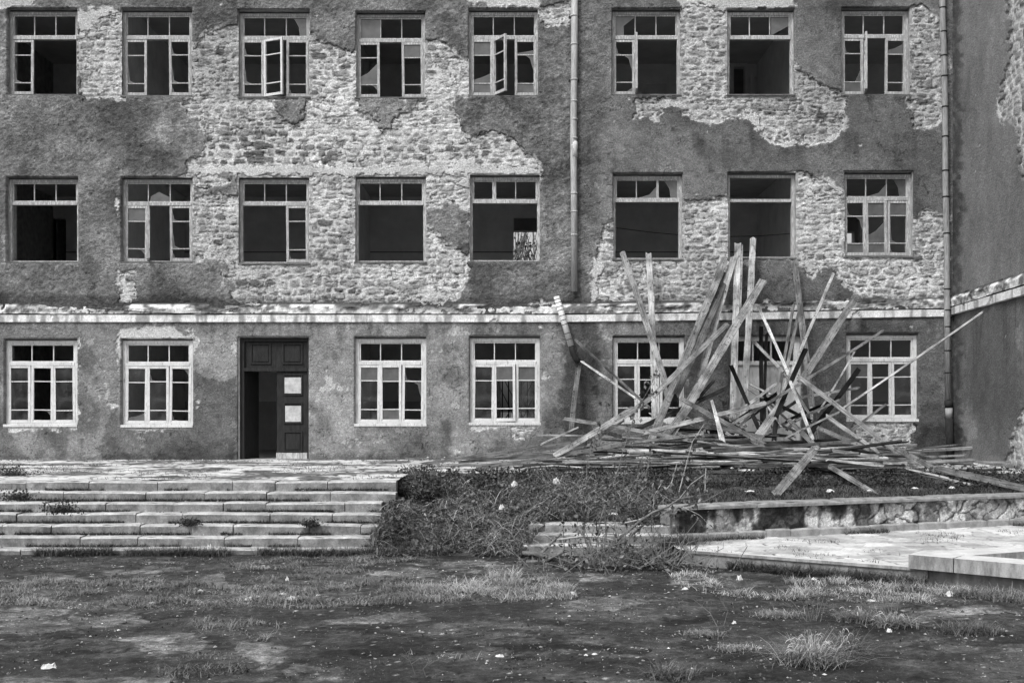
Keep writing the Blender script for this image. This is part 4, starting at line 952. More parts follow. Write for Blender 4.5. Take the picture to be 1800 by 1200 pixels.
def platform():
    # the paved forecourt at the foot of the rubble wall
    a = Vector((2.36, -9.83)); b = Vector((4.75, -11.40)); dirn = (b-a).normalized()
    def keep(x, y):
        side = (x-a.x)*dirn.y-(y-a.y)*dirn.x
        return (side < -.0) & (y < YW(x)-.0) & (x > 2.2+(y+9.83)*-.1)
    o = paved('forecourt_paving', np.arange(2.0, 12.5, .03), np.arange(-14.0, -4.6, .03), PZL, keep, .38, .52, 260, jw=.05, dirtk=.35); o['kind'] = 'structure'
    kb = empty('forecourt_kerb', (a.x, a.y, GZ)); tag(kb, 'long low concrete edge of the pale paved forecourt, grass growing against it', 'kerb')
    n = Vector((dirn.y, -dirn.x)) ; L_ = 2.9
    def loc(s, o_, z): return (dirn.x*s+n.x*o_, dirn.y*s+n.y*o_, z)
    m = MB()
    def obx(m, s0, s1, o0, o1, z0, z1):
        n0 = len(m.v); m.v += [loc(s0, o0, z0), loc(s1, o0, z0), loc(s1, o1, z0), loc(s0, o1, z0), loc(s0, o0, z1), loc(s1, o0, z1), loc(s1, o1, z1), loc(s0, o1, z1)]
        m.f += [tuple(n0+i for i in q) for q in ((0, 3, 2, 1), (4, 5, 6, 7), (0, 1, 5, 4), (1, 2, 6, 5), (2, 3, 7, 6), (3, 0, 4, 7))]
    obx(m, -.05, L_, -.05, .0, -.08, PZL-GZ-.03); m.build('kerb_face', M_GREYC, kb)
    m = MB(); obx(m, -.05, L_, -.09, .025, PZL-GZ-.028, PZL-GZ+.008); m.build('kerb_edge', M_PALEC, kb)
    m = MB().box(-.10, -.02, 0, 1.02, -.08, PZL-GZ+.004); m.build('kerb_return', M_GREYC, kb)
    # the angled concrete coping of a planter
    T = -.57
    q = empty('concrete_coping', (4.58, -11.38, T-.16)); tag(q, 'thick pale concrete coping slab angled out over the asphalt at the right edge', 'coping')
    d1 = Vector((.965, -.79)).normalized(); n1 = Vector((-d1.y, d1.x))*1
    def slab(m, p, d_, n_, s0, s1, w0, w1, z0, z1):
        n0 = len(m.v)
        for z in (z0, z1):
            for (s_, w_) in ((s0, w0), (s1, w0), (s1, w1), (s0, w1)): m.v.append((p[0]+d_.x*s_+n_.x*w_, p[1]+d_.y*s_+n_.y*w_, z))
        m.f += [tuple(n0+i for i in q_) for q_ in ((0, 3, 2, 1), (4, 5, 6, 7), (0, 1, 5, 4), (1, 2, 6, 5), (2, 3, 7, 6), (3, 0, 4, 7))]
    m = MB(); slab(m, (0, 0), d1, n1, 0, .50, 0, .42, 0, .16); slab(m, (0, 0), d1, n1, .512, 5, 0, .42, -.001, .159)
    o1 = m.build('front_slab', M_PALEC, q)
    d2 = Vector((.71, .31)).normalized(); n2 = Vector((-d2.y, d2.x))
    p2 = (5.30-4.58, -11.42+11.38)
    m = MB(); slab(m, p2, d2, n2, -.25, 5, .0, .42, .002, .158); m.build('rear_slab', M_PALEC, q)
    m = MB(); slab(m, (0, 0), d1, n1, .10, 5, .16, .36, -.30, -.002); m.build('support_wall', M_GREYC, q)
M_GREYC = mat_plain('grey_concrete', .20, .5, 1.4, 5, (1.5, 1.5, .8)); 
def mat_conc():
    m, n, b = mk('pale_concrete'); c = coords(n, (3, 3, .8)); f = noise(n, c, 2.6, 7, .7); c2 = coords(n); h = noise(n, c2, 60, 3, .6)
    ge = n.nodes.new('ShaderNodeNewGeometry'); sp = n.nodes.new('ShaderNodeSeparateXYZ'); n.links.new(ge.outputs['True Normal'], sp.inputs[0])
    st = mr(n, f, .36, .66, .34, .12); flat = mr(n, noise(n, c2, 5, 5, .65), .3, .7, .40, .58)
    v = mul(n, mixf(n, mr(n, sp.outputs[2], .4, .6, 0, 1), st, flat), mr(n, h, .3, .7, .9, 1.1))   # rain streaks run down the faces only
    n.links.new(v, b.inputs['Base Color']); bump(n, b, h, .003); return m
M_PALEC = mat_conc()
platform()

# ------------------------------------------------------------------ boards
def plank(px1, py1, y1, px2, py2, y2, wpx, tone=.27, label=None, group='boards in the heap against the school', thick=.028, roll=None, seed=None, split=0, taper=0.0, name='wooden_board', bow=None):
    A = PY(px1, py1, y1); B = PY(px2, py2, y2)
    return plank3(A, B, wpx*.88*((y1+y2)/2+D)/F, tone, label, group, thick, roll, seed, taper, name, bow, split)
PC = [0]
def plank3(A, B, w_, tone, label, group, thick=.028, roll=None, seed=None, taper=0, name='wooden_board', bow=None, split=0, flat=False):
    PC[0] += 1; rng = random.Random(seed if seed is not None else PC[0]*13+5)
    ax = (B-A); Ln = ax.length; ax.normalize()
    view = Vector((0, 0, 1)) if flat else ((A+B)/2-Vector((0, -D, CZ))).normalized()
    ay = view.cross(ax).normalized(); az = ax.cross(ay)
    rr = R(rng.uniform(-22, 22) if roll is None else roll)
    ay2 = ay*math.cos(rr)+az*math.sin(rr); az2 = ax.cross(ay2)
    n = max(6, int(Ln/.16)); m = MB(); h = w_/2; bo = rng.uniform(-.014, .014)*Ln if bow is None else bow; tw = rng.uniform(-.12, .12)
    j0 = [rng.uniform(0, .09) for _ in range(3)]; j1 = [rng.uniform(0, .11) for _ in range(3)]
    for i in range(n+1):
        t = i/n; x = Ln*t; hh = h*(1-taper*t)*(1+rng.uniform(-.08, .08)); b_ = bo*4*t*(1-t); a_ = tw*(t-.5); cc, s_ = math.cos(a_), math.sin(a_)
        for q, (yy, zz) in enumerate(((-hh, -thick/2), (0, -thick/2), (hh, -thick/2), (hh, thick/2), (0, thick/2), (-hh, thick/2))):
            jj = (j0 if i == 0 else [-v for v in j1] if i == n else (0, 0, 0)); k = (0, 1, 2, 2, 1, 0)[q]
            m.v.append((x+jj[k], yy*cc-zz*s_+b_*.6, yy*s_+zz*cc+b_))
    for i in range(n):
        for q in range(6):
            a = i*6+q; b = i*6+(q+1) % 6; m.f.append((a, b, b+6, a+6))
    m.f.append((5, 4, 3, 2, 1, 0)); e = n*6; m.f.append(tuple(e+q for q in range(6)))
    o = m.build(name, M_PLANK, None)
    M = Matrix((ax, ay2, az2)).transposed().to_4x4(); M.translation = A; o.matrix_world = M
    o.color = (tone, tone, tone, 1)
    tag(o, label, 'board' if name == 'wooden_board' else 'batten', group); return o
def boards():
    P = plank
    P(1093, 441, -.20, 1172, 680, -1.6, 12, .27, 'leftmost long grey board, its top over the sill of an empty window', roll=5)
    P(1140, 442, -.22, 1151, 752, -1.5, 12, .42, 'upright pale board beside the leftmost tall leaning board', roll=8)
    P(1275, 453, -.30, 1143, 778, -2.2, 15, .24, 'broad dark topped board slanting down to the left from the empty window', roll=4)
    P(1280, 476, -.26, 1185, 700, -1.8, 14, .13, 'darker board with flakes of pale paint just behind the broad slanting one', roll=6)
    P(1291, 449, -.22, 1222, 700, -1.5, 14, .31, 'pale spotted board slanting left, between the broad slanting board and the upright pair', roll=6)
    P(1297, 426, -.18, 1287, 778, -1.0, 13, .50, 'tall pale upright board with a notched top below the empty window', roll=3)
    P(1304, 428, -.16, 1300, 560, -.5, 5, .33, 'narrow strip split off beside the notched upright board', roll=3)
    P(1324, 416, -.18, 1303, 778, -1.0, 12, .46, 'tallest board of the heap, upright and full of nail holes', roll=6)
    P(1343, 490, -.55, 1176, 768, -2.5, 16, .29, 'thick weathered board crossing in front of the upright pair, rounded rotten top', roll=3, thick=.05, taper=-.1)
    P(1281, 567, -1.0, 1146, 698, -2.3, 10, .26, 'shorter board slanting down left across the broad board', roll=5)
    P(1146, 698, -2.35, 1073, 748, -2.8, 10, .30, 'board sloping down left in line below the shorter slanting one', roll=4)
    P(1396, 453, -.20, 1437, 792, -1.2, 12, .23, 'tall board leaning right of the nail holed one, bending out under the window corner', roll=10)
    P(1466, 479, -.30, 1375, 690, -1.7, 6, .33, 'thin pale lath rising to the right below the stone patch', name='wooden_lath')
    P(1507, 517, -.35, 1404, 676, -1.6, 14, .21, 'grey board with banded water marks rising to the right', roll=2)
    P(1554, 580, -.35, 1287, 745, -2.7, 5.5, .20, 'slim batten rising right to the top left corner of the right ground floor window', name='wooden_lath', roll=10)
    P(1731, 546, -1.98, 1478, 720, -2.5, 4, .42, 'long thin pale lath reaching up to the side wing', name='wooden_lath', roll=20)
    P(1477, 723, -2.5, 1372, 774, -2.9, 4, .30, 'thin lath sloping down left in line with the one reaching the wing', name='wooden_lath')
    P(1510, 648, -1.0, 1411, 778, -2.4, 10, .012, 'charred black board rising in front of the right ground floor window', roll=2)
    P(1418, 610, -1.1, 1363, 735, -2.3, 9, .012, 'charred black board rising to the middle of the heap above the white door', roll=2)
    P(1338, 572, -.35, 1340, 752, -1.2, 8, .013, 'charred upright board before the white door, wider and taller of the black pair', roll=2)
    P(1348, 584, -.45, 1344, 748, -1.4, 6, .012, 'charred upright board before the white door, narrower and shorter of the black pair', roll=2)
    P(1283, 638, -.9, 1338, 762, -2.1, 8, .013, 'charred board leaning left, its top in front of the notched upright board', roll=2)
    P(1331, 535, -.5, 1392, 672, -1.5, 6, .50, 'bright thin board leaning left across the white door', roll=2)
    P(1388, 668, -1.9, 1431, 778, -2.7, 7, .46, 'bright thin board running down right below the charred one', roll=2)
    P(1395, 534, -.25, 1364, 725, -1.4, 6, .17, 'narrow dark standing board just left of the bending tall one')
    P(1405, 546, -.30, 1380, 665, -1.2, 6, .22, 'narrow standing board touching the bending tall one')
    P(1325, 600, -.6, 1379, 655, -1.6, 6, .26, 'short board sloping down right behind the black pair')
    P(1379, 655, -1.6, 1428, 735, -2.2, 5, .22, 'thin board sloping steeply down right from the crossing of the boards')
    P(1399, 659, -1.7, 1585, 802, -3.5, 9, .25, 'long board running down right from the crossing to the paving', roll=4)
    P(1450, 729, -2.6, 1547, 796, -3.4, 7, .36, 'pale board lying down right under the right ground floor window, upper of three', roll=3)
    P(1456, 736, -2.4, 1523, 778, -3.0, 6, .20, 'dark board lying down right under the right ground floor window, middle of three')
    P(1434, 750, -2.5, 1534, 792, -3.3, 8, .22, 'board lying down right under the right ground floor window, lowest of three')
    P(1512, 681, -1.3, 1401, 699, -1.6, 5, .32, 'nearly level pale lath touching the frame of the right ground floor window', name='wooden_lath')
    P(1192, 698, -2.7, 1350, 784, -3.3, 9, .22, 'board sloping down right across the foot of the upright pair', roll=3)
    P(1350, 707, -2.4, 1126, 762, -3.1, 9, .32, 'bright edged board sloping down left across the foot of the upright pair', roll=15)
    P(1250, 702, -2.9, 1271, 780, -3.3, 5, .52, 'bright splintered stick standing alone in the middle of the heap', name='wooden_lath', taper=-1.2)
    P(1284, 679, -.9, 1117, 755, -1.8, 9, .10, 'dark board sloping down left behind the thick weathered one')
    P(988, 735, -2.7, 1215, 774, -3.2, 7, .28, 'long board sloping gently down right at the left end of the heap', roll=3)
    P(1117, 714, -3.0, 972, 802, -3.9, 11, .42, 'bright faced board sloping down left onto the paving', roll=2)
    P(1021, 749, -1.6, 948, 782, -1.9, 3.5, .40, 'thin pale lath sloping down left at the left end of the heap', name='wooden_lath')
    P(1010, 596, -.25, 1148, 722, -2.2, 4.5, .14, 'thin dark batten falling right from the broken pipe, upper of the two', name='wooden_lath', roll=30)
    P(1021, 634, -.30, 1121, 702, -1.9, 4, .48, 'thin pale batten falling right from the broken pipe, lower of the two', name='wooden_lath', roll=10)
    P(1018, 640, -.15, 1004, 756, -.6, 10, .15, 'rotten upright post against the damp wall below the broken pipe', roll=3, thick=.06)
    P(1432, 789, -5.0, 1361, 871, -7.3, 17, .25, 'wide board tipped down over the weedy bank to the left', roll=2, thick=.035)
    P(1455, 818, -5.05, 1550, 876, -6.75, 10, .24, 'splintered board tipped down over the bank to the right, ending on the rubble wall', roll=4, thick=.035)
    P(1570, 786, -4.0, 1650, 828, -5.2, 11, .24, 'board running down right past the end of the heap', roll=5)
    P(1640, 822, -5.2, 1815, 862, -6.2, 13, .17, 'broad grey board reaching the right edge of the picture', roll=4)
    P(1590, 823, -5.2, 1674, 842, -5.7, 4, .42, 'pale splintered lath on the bank, upper of the pair at the right', name='wooden_lath')
    P(1612, 832, -5.3, 1712, 852, -5.8, 4, .38, 'pale splintered lath on the bank, lower of the pair at the right', name='wooden_lath')
    P(1560, 794, -1.4, 1757, 784, -1.3, 5, .40, 'long pale plank laid level in front of the right hand drainpipe', roll=15, thick=.05)
    P(735, 816, -3.2, 1010, 778, -2.2, 5.5, .20, 'long low board reaching farthest left over the terrace', roll=4, taper=-.5)
    P(800, 819, -3.9, 930, 816, -3.8, 4, .16, 'short low board between the two long ones at the far left of the heap')
    P(834, 824, -4.3, 1110, 778, -3.4, 7, .24, 'long board with its pale end resting on the paving at the left', roll=4)
    P(1110, 778, -3.4, 1240, 762, -3.1, 6, .24, 'low board continuing the long one with the pale end')
    P(1250, 794, -4.2, 1513, 773, -3.9, 6, .13, 'long dark board lying level across the front of the heap', roll=4)
    P(1423, 803, -4.6, 1556, 819, -4.9, 5, .40, 'bright edged board lying at the front of the heap, left of the bank boards')
    P(1457, 791, -4.1, 1552, 805, -4.5, 7, .30, 'pale worn board near the front right of the heap')
    P(1314, 673, -.9, 1358, 695, -1.2, 4, .48, 'short bright lath before the white door', name='wooden_lath')
    P(1313, 682, -.95, 1348, 703, -1.25, 4, .22, 'short dull lath before the white door', name='wooden_lath')
    P(1379, 700, -1.7, 1322, 782, -2.7, 13, .30, 'short wide tapered board under the crossing', roll=2, taper=-.4)
    P(1367, 705, -1.2, 1360, 778, -1.8, 10, .045, 'short dark stump of board under the crossing')
    P(1221, 653, -.9, 1165, 684, -1.3, 9, .22, 'short board stub behind the slanting boards, above the left window corner')
    P(1160, 640, -1.2, 1176, 712, -1.8, 9, .16, 'short dark board behind the foot of the pale upright board')
    P(1178, 560, -.3, 1165, 600, -.5, 2, .3, 'small splinter of wood') if False else None
    P(1225, 700, -2.0, 1160, 775, -2.7, 13, .20, 'dark broad board low down between the slanting boards')
    P(1384, 735, -2.4, 1440, 790, -3.2, 9, .16, 'dark board low down right of the crossing')
    P(1480, 700, -1.9, 1395, 742, -2.3, 5, .20, 'thin board sloping down left before the right window')
    P(1300, 735, -2.3, 1255, 772, -2.7, 6, .14, 'thin dark board low in the middle of the heap')
    P(1245, 748, -2.6, 1345, 768, -2.8, 7, .18, 'low board behind the bright splintered stick')
    P(1040, 752, -2.2, 1095, 768, -2.6, 9, .16, 'short dark board near the left end of the heap')
    P(1100, 735, -2.4, 1048, 770, -2.9, 8, .24, 'short board crossing the long gentle one at the left')
    rng = random.Random(123); seenl = set()
    for i in range(120):
        bx = rng.gauss(1345, 60); by = rng.uniform(728, 792); ang = rng.uniform(-68, 68); Ln = rng.uniform(45, 210)*(1-abs(ang)/140)
        tx = bx+math.sin(R(ang))*Ln; ty = max(by-math.cos(R(ang))*Ln, 560)
        if tx < 1030 or tx > 1640: continue
        yt = rng.uniform(-1.3, -.4); yb = yt-rng.uniform(.5, 1.4); tone = rng.choice([.012, .07, .12, .12, .18, .26, .40])
        a = 'charred' if tone < .03 else 'dark' if tone < .1 else 'brown grey' if tone < .15 else 'grey' if tone < .2 else 'pale grey' if tone < .3 else 'bright'
        b = 'leaning steeply left' if ang < -45 else 'leaning left' if ang < -12 else 'standing upright' if ang < 12 else 'leaning right' if ang < 45 else 'leaning steeply right'
        e = [q for q in ((1200, 'right of the left window'), (1270, 'behind the slanting boards'), (1320, 'by the nail holed board'), (1370, 'before the white door'), (1430, 'right of the white door'), (1500, 'left of the right window'), (9999, 'before the right window')) if tx < q[0]][0][1]
        lb = '%s %s slat %s, its top %s' % ('short' if Ln < 90 else 'longer', a, b, e)
        if 1292 < bx < 1412 and by-ty > 45 or by-ty > 120: continue
        if len(seenl) > 30: break
        if lb in seenl: continue
        seenl.add(lb)
        P(tx, ty, yt, bx, by, yb, rng.uniform(2.5, 7), tone, lb, name='wooden_lath', seed=900+i)
    for i, (a1, b1, y1, a2, b2, y2, w_, tn, lb) in enumerate([(690, 806, -1.2, 930, 800, -1.4, 3, .16, 'thin slat lying along the wall foot left of the heap'), (800, 812, -2.6, 1090, 790, -2.4, 5, .14, 'long dark board trailing left near the wall'), (770, 818, -3.8, 1050, 800, -3.5, 4.5, .30, 'long pale slat trailing left over the terrace'),
        (870, 806, -2.0, 1120, 775, -1.8, 4, .20, 'grey slat trailing left between wall and pale slat'), (900, 822, -4.2, 1180, 806, -4.0, 5, .12, 'dark board trailing left at the terrace edge'), (940, 765, -1.0, 1150, 772, -1.6, 3.5, .24, 'slat propped level against the wall at the left tip of the heap'),
        (960, 812, -3.1, 1240, 788, -3.0, 5, .34, 'pale board trailing left in the middle of the terrace'), (985, 795, -2.4, 1200, 806, -3.6, 4, .10, 'dark slat crossing the trailing boards at the left'), (1500, 800, -3.2, 1720, 816, -3.4, 5, .16, 'long dark board trailing right toward the side wing'), (1530, 812, -4.2, 1790, 830, -4.5, 5, .22, 'long grey board trailing right at the terrace edge'),
        (1560, 806, -2.6, 1700, 800, -2.0, 4, .30, 'pale slat trailing right below the drainpipe'), (1590, 818, -4.0, 1830, 846, -5.0, 7, .14, 'broad dark board running right out of the picture'), (1480, 790, -2.2, 1640, 806, -2.6, 5, .12, 'dark slat trailing right under the patched stone'), (1620, 812, -3.6, 1780, 812, -3.6, 4, .34, 'pale slat lying level under the side wing'), (1640, 838, -5.15, 1800, 850, -5.3, 5, .16, 'dull slat behind the broad grey board at the right edge')]):
        P(a1, b1, y1, a2, b2, y2, w_, tn, lb, seed=1500+i)
    # dark debris the tangle lies on
    xs = np.arange(.9, 8.2, .05); ys = np.arange(-5.15, -.3, .05); gx, gy = np.meshgrid(xs, ys); x = gx.ravel(); y = gy.ravel()
    hgt = ss(0, 1, 1.25-np.hypot((x-4.6)/3.6, (y+2.9)/2.4)+.5*(fbm(x*1.5, y*1.5, 501)-.5)); z = -.03+.20*hgt*(.5+fbm(x*3, y*3, 502))+.05*hgt*fbm(x*12, y*12, 503)
    o = npmesh('debris', np.stack([x, y, z], -1), gridfaces(len(xs), len(ys)), M_GROUND, None, {'tone': .045*(.4+1.5*fbm(x*7, y*7, 504, 4, .7))}); tag(o, 'dark earth and crumbled debris under the heap of boards', 'debris', kind='stuff')
    # the low tangle
    rng = random.Random(77); seen = {}
    g3 = lambda p: (900+p.x*F/(p.y+D), HY-(p.z-CZ)*F/(p.y+D))
    def lname(tone, L3, sg, pxm, yd):
        a = 'black' if tone < .06 else 'dark' if tone < .17 else 'grey' if tone < .25 else 'pale grey' if tone < .38 else 'bright'
        b = 'short' if L3 < 1.5 else 'medium' if L3 < 2.6 else 'long'
        c = 'lying level' if abs(sg) < 5 else 'dipping right' if sg > 0 else 'dipping left'
        e = [q for q in ((1060, 'left of the left window'), (1110, 'below the left window'), (1170, 'under the left window corner'), (1230, 'below the slanting boards'), (1290, 'under the upright boards'), (1350, 'under the charred pair'), (1410, 'under the white door'), (1470, 'right of the white door'), (1540, 'under the right window corner'), (1610, 'under the right window'), (9999, 'by the right drainpipe')) if pxm < q[0]][0][1]
        f = 'at the back' if yd > -2.4 else 'midway' if yd > -3.7 else 'at the front'
        t = '%s %s low board %s, %s, %s' % (b, a, c, f, e)
        if t in seen: return None
        seen[t] = 1; return t
    for i in range(300):
        px = 960+720*(rng.random()*.6+rng.random()*.4); yd = -rng.uniform(1.2, 4.95); cx = (px-900)*(D+yd)/F
        hm = .50*math.exp(-((px-1300)/210)**2)+.05; front = (yd+5.0)/3.8
        z = .03+rng.random()*hm*min(1, .18+front); Ln = rng.uniform(.9, 3.6); a = R(rng.gauss(0, 17)); ti = rng.gauss(0, .045)
        dv = Vector((math.cos(a), math.sin(a)*.8, ti)).normalized()*Ln/2; c = Vector((cx, yd, z+abs(ti)*Ln*.5))
        A_ = c-dv; B_ = c+dv
        for q in (A_, B_):
            q.z = max(q.z, .02); q.y = min(max(q.y, -5.2), -.25)
            if q.x > 8.6: q.x = 8.6
        tone = rng.choice([.04, .08, .12, .18, .26, .36, .46, .03]); 
        dx = B_-A_; L3 = dx.length; sg = (g3(B_)[1]-g3(A_)[1])*(1 if B_.x > A_.x else -1); pxm = (g3(A_)[0]+g3(B_)[0])/2
        lb = lname(tone, L3, sg, pxm, yd)
        if lb is None: continue
        o = plank3(A_, B_, rng.uniform(.05, .13), tone, lb, 'boards lying in the low tangle of the heap', flat=True, roll=rng.uniform(-24, 24), thick=rng.uniform(.016, .032))
    for i in range(26):                                              # splinters lying on the paving to the right and the left
        px = rng.choice([rng.uniform(1560, 1790), rng.uniform(860, 1010)]); yd = -rng.uniform(1.0, 4.9); cx = (px-900)*(D+yd)/F
        a = R(rng.uniform(-40, 40)); Ln = rng.uniform(.25, .8); dv = Vector((math.cos(a), math.sin(a), 0))*Ln/2; c = Vector((min(cx, 9.0), yd, .03))
        tn = rng.choice([.12, .22, .45]); pq = g3(c)
        lb = '%s %s splinter on the terrace, %s, %s' % ('tiny' if Ln < .45 else 'longer', {.12: 'dark', .22: 'grey', .45: 'pale'}[tn], 'near the wall' if yd > -2.4 else 'midway' if yd > -3.8 else 'at the edge', 'left of the heap' if pq[0] < 940 else 'at the left tip of the heap' if pq[0] < 1100 else 'below the right window' if pq[0] < 1620 else 'by the drainpipe' if pq[0] < 1700 else 'under the side wing')
        if lb in seen: continue
        seen[lb] = 1
        plank3(c-dv, c+dv, rng.uniform(.03, .07), tn, lb, 'splinters on the terrace', flat=True, roll=0, thick=.018, name='wood_splinter')
boards()

# ------------------------------------------------------------------ grass, weeds, leaves
def blades(name, x, y, z, h, w_, tone, lean=.5, curl=.8, seed=1, mat=M_GRASS, seg=3, parent=None, diro=None, spread=math.pi):
    rng = np.random.RandomState(seed); n = len(x)
    th = rng.uniform(0, 2*np.pi, n) if diro is None else diro+rng.uniform(-spread, spread, n)
    h = h*rng.uniform(.35, 1.3, n); ln = lean*rng.uniform(.1, 1.6, n); cu = curl*rng.uniform(.1, 1.6, n)
    fx, fy = np.cos(th), np.sin(th); sx, sy = -fy, fx; V = []; T = []
    tn = tone*rng.uniform(.6, 1.45, n)
    for k in range(seg+1):
        t = k/seg; r = h*(ln*t+cu*t*t); up = h*(t-.45*cu*t*t*t)
        ww = w_*(1-t*.85)*rng.uniform(.9, 1.1, n)/2
        for s in (-1, 1):
            V.append(np.stack([x+fx*r+sx*ww*s, y+fy*r+sy*ww*s, z+up], -1)); T.append(tn*(.75+.4*t))
    V = np.stack(V, 1); k2 = 2*(seg+1); T = np.stack(T, 1)
    base = np.arange(n)[:, None]*k2; F_ = np.concatenate([np.stack([base[:, 0]+2*k, base[:, 0]+2*k+1, base[:, 0]+2*k+3, base[:, 0]+2*k+2], -1) for k in range(seg)])
    return npmesh(name, V.reshape(-1, 3), F_, mat, parent, {'tone': np.clip(T.reshape(-1), .01, .8)})
def leaves(name, c, size, tone, seed=1, parent=None, mat=M_GRASS, hang=0.0):
    rng = np.random.RandomState(seed); n = len(c)
    d1 = rng.normal(size=(n, 3)); d1[:, 2] -= hang; d1 /= np.linalg.norm(d1, axis=1)[:, None]
    d2 = np.cross(d1, rng.normal(size=(n, 3))); d2 /= np.linalg.norm(d2, axis=1)[:, None]
    s = (size*rng.uniform(.6, 1.4, n))[:, None]; nrm = np.cross(d1, d2)
    a = c; b = c+d1*s*.5+d2*s*.32+nrm*s*.1; e = c+d1*s; f = c+d1*s*.5-d2*s*.32+nrm*s*.1
    V = np.stack([a, b, e, f], 1).reshape(-1, 3); i = np.arange(n)*4
    T = np.repeat(tone*rng.uniform(.6, 1.5, n), 4)
    return npmesh(name, V, np.stack([i, i+1, i+2, i+3], -1), mat, parent, {'tone': np.clip(T, .01, .8)}, smooth=False)
def scatter(poly, dens, seed, z=GZ, clump=.0, cs=3.0):
    P = [PZ(max(-60, min(1860, a)), b, z) for a, b in poly]; x0 = min(p.x for p in P); x1 = max(p.x for p in P); y0 = min(p.y for p in P); y1 = max(p.y for p in P)
    rng = np.random.RandomState(seed); n = int((x1-x0)*(y1-y0)*dens); x = rng.uniform(x0, x1, n); y = rng.uniform(y0, y1, n)
    k = F/(y+D); px = 900+x*k; py = HY-(z-CZ)*k
    ok = psdf(px+20*(fbm(x*3, y*3, seed)-.5), py+8*(fbm(x*3, y*3, seed+1)-.5), poly) > 0
    if clump: ok &= (fbm(x*cs, y*cs, seed+2, 4) > clump+.14*(rng.rand(n)-.5))
    return x[ok], y[ok]
def veg():
    # thin grass over the asphalt
    X_, Y_ = [], []
    for i, (p, dn, cl) in enumerate([(GRASSY[0], 3200, .45), (GRASSY[1], 2600, .42), (GRASSY[2], 2200, .45), (GRASSY[3], 1800, .48), (GRASSY[4], 2200, .42), (GRASSY[5], 2400, .42), (GRASSY[6], 1600, .48)]):
        a, b = scatter(p, dn, 300+i, clump=cl); X_.append(a); Y_.append(b)
    x = np.concatenate(X_); y = np.concatenate(Y_)
    px, py = g2p(x, y); br = ss(600, 950, px)*ss(1075, 1040, py); tn = .17*(.35+1.3*fbm(x*1.6, y*1.6, 310))*(1+.9*br)
    tag(blades('grass', x, y, np.full(x.shape, GZ), (.025+.05*ss(.4, .65, fbm(x*4, y*4, 315, 4)))*(1+.5*br), .008, tn*(.5+1.0*fbm(x*6, y*6, 316, 3)), .6, .9, 311), 'thin dry grass growing in patches through the asphalt', 'grass', kind='stuff')
    a, b = scatter([(800, 1018), (960, 1016), (1012, 1035), (1010, 1052), (900, 1056), (790, 1050), (700, 1035)], 2600, 312, clump=.43)
    tag(blades('grass', a, b, np.full(a.shape, GZ), .035+.08*ss(.4, .65, fbm(a*4, b*4, 317, 4)), .009, .26*(.4+1.1*fbm(a*2, b*2, 313)), .5, .9, 314), 'taller pale dry grass in the middle of the yard', 'grass', kind='stuff')
    # weeds along the foot of the stairs, on the treads and along the kerb
    rng = np.random.RandomState(320)
    n = 11000; x = rng.uniform(-9.6, -.9, n); x = x[fbm(x*1.6, x*0, 321, 3) > .34]; y = -8.78-.10*rng.rand(len(x))**1.5-.16*rng.rand(len(x))**2
    tag(blades('grass', x, y, np.full(x.shape, GZ), .15, .009, .10*(.3+1.2*fbm(x*2, y, 322)), .35, .8, 323), 'ragged fringe of grass along the bottom step', 'grass', kind='stuff')
    xs, ys, zs = [], [], []
    for k in range(1, 7):
        m = 3200; a = rng.uniform(-9.6, -1.9, m); a = a[fbm(a*1.3+k*7, a*0+k, 324, 3) > .44]; xs.append(a); ys.append(-7.19-.26*(k-1)-.02*rng.rand(len(a))); zs.append(np.full(len(a), -.14*k))
    x = np.concatenate(xs); y = np.concatenate(ys)-.012; z = np.concatenate(zs)
    tag(blades('grass', x, y, z, .065, .009, .045*(.3+1.4*fbm(x*3, y*3, 325)), .5, 1.0, 326, diro=-math.pi/2, spread=1.4), 'dark weeds growing in the joints of the stairs', 'weeds', kind='stuff')
    n = 2600; t = rng.rand(n)*2.9; dirn = (Vector((4.75, -11.40))-Vector((2.36, -9.83))).normalized()
    q = fbm(t*2, t*0, 327, 3) > .33; t = t[q]; of = .03+.16*rng.rand(len(t))**1.6
    x = 2.36+dirn.x*t+dirn.y*of; y = -9.83+dirn.y*t-dirn.x*of
    tag(blades('grass', x, y, np.full(x.shape, GZ), .17, .010, .075*(.5+fbm(x*2, y*2, 328)), .4, 1.0, 329), 'grass growing against the forecourt kerb', 'grass', kind='stuff')
    n = 2600; t = rng.rand(n)**.8*2.6; x = 4.55+.77*t; y = -11.45-.63*t; of = rng.rand(n)*.5; x = x+of*-.63; y = y-of*.77; q = fbm(x*2, y*2, 330) > .42; x, y = x[q], y[q]
    tag(blades('grass', x, y, np.full(x.shape, GZ), .14, .009, .14*(.5+fbm(x*2, y*2, 331)), .4, 1.0, 332), 'pale grass in front of the overhanging coping', 'grass', kind='stuff')
    n = 1500; x = rng.normal(size=n)*.16+2.28; y = rng.normal(size=n)*.16-9.15; z = np.where(y > -9.2, GZ+.12, GZ)
    tag(blades('grass', x, y, z, .24, .011, .10*(.4+1.1*fbm(x*5, y*5, 318)), .45, 1.0, 319), 'tuft of rank grass where corner steps and rubble wall meet', 'grass', kind='stuff')
    # along the rubble wall plinth and over the forecourt
    n = 2600; x = rng.uniform(2.25, 9.5, n); x = x[fbm(x*1.7, x*0+2, 333, 3) > .46]; y = YW(x)-.07-.12*rng.rand(len(x))**1.5
    tag(blades('grass', x, y, np.full(x.shape, PZL), .10, .009, .07*(.5+fbm(x*2, y, 334)), .4, .9, 335), 'weeds along the foot of the rubble wall', 'weeds', kind='stuff')
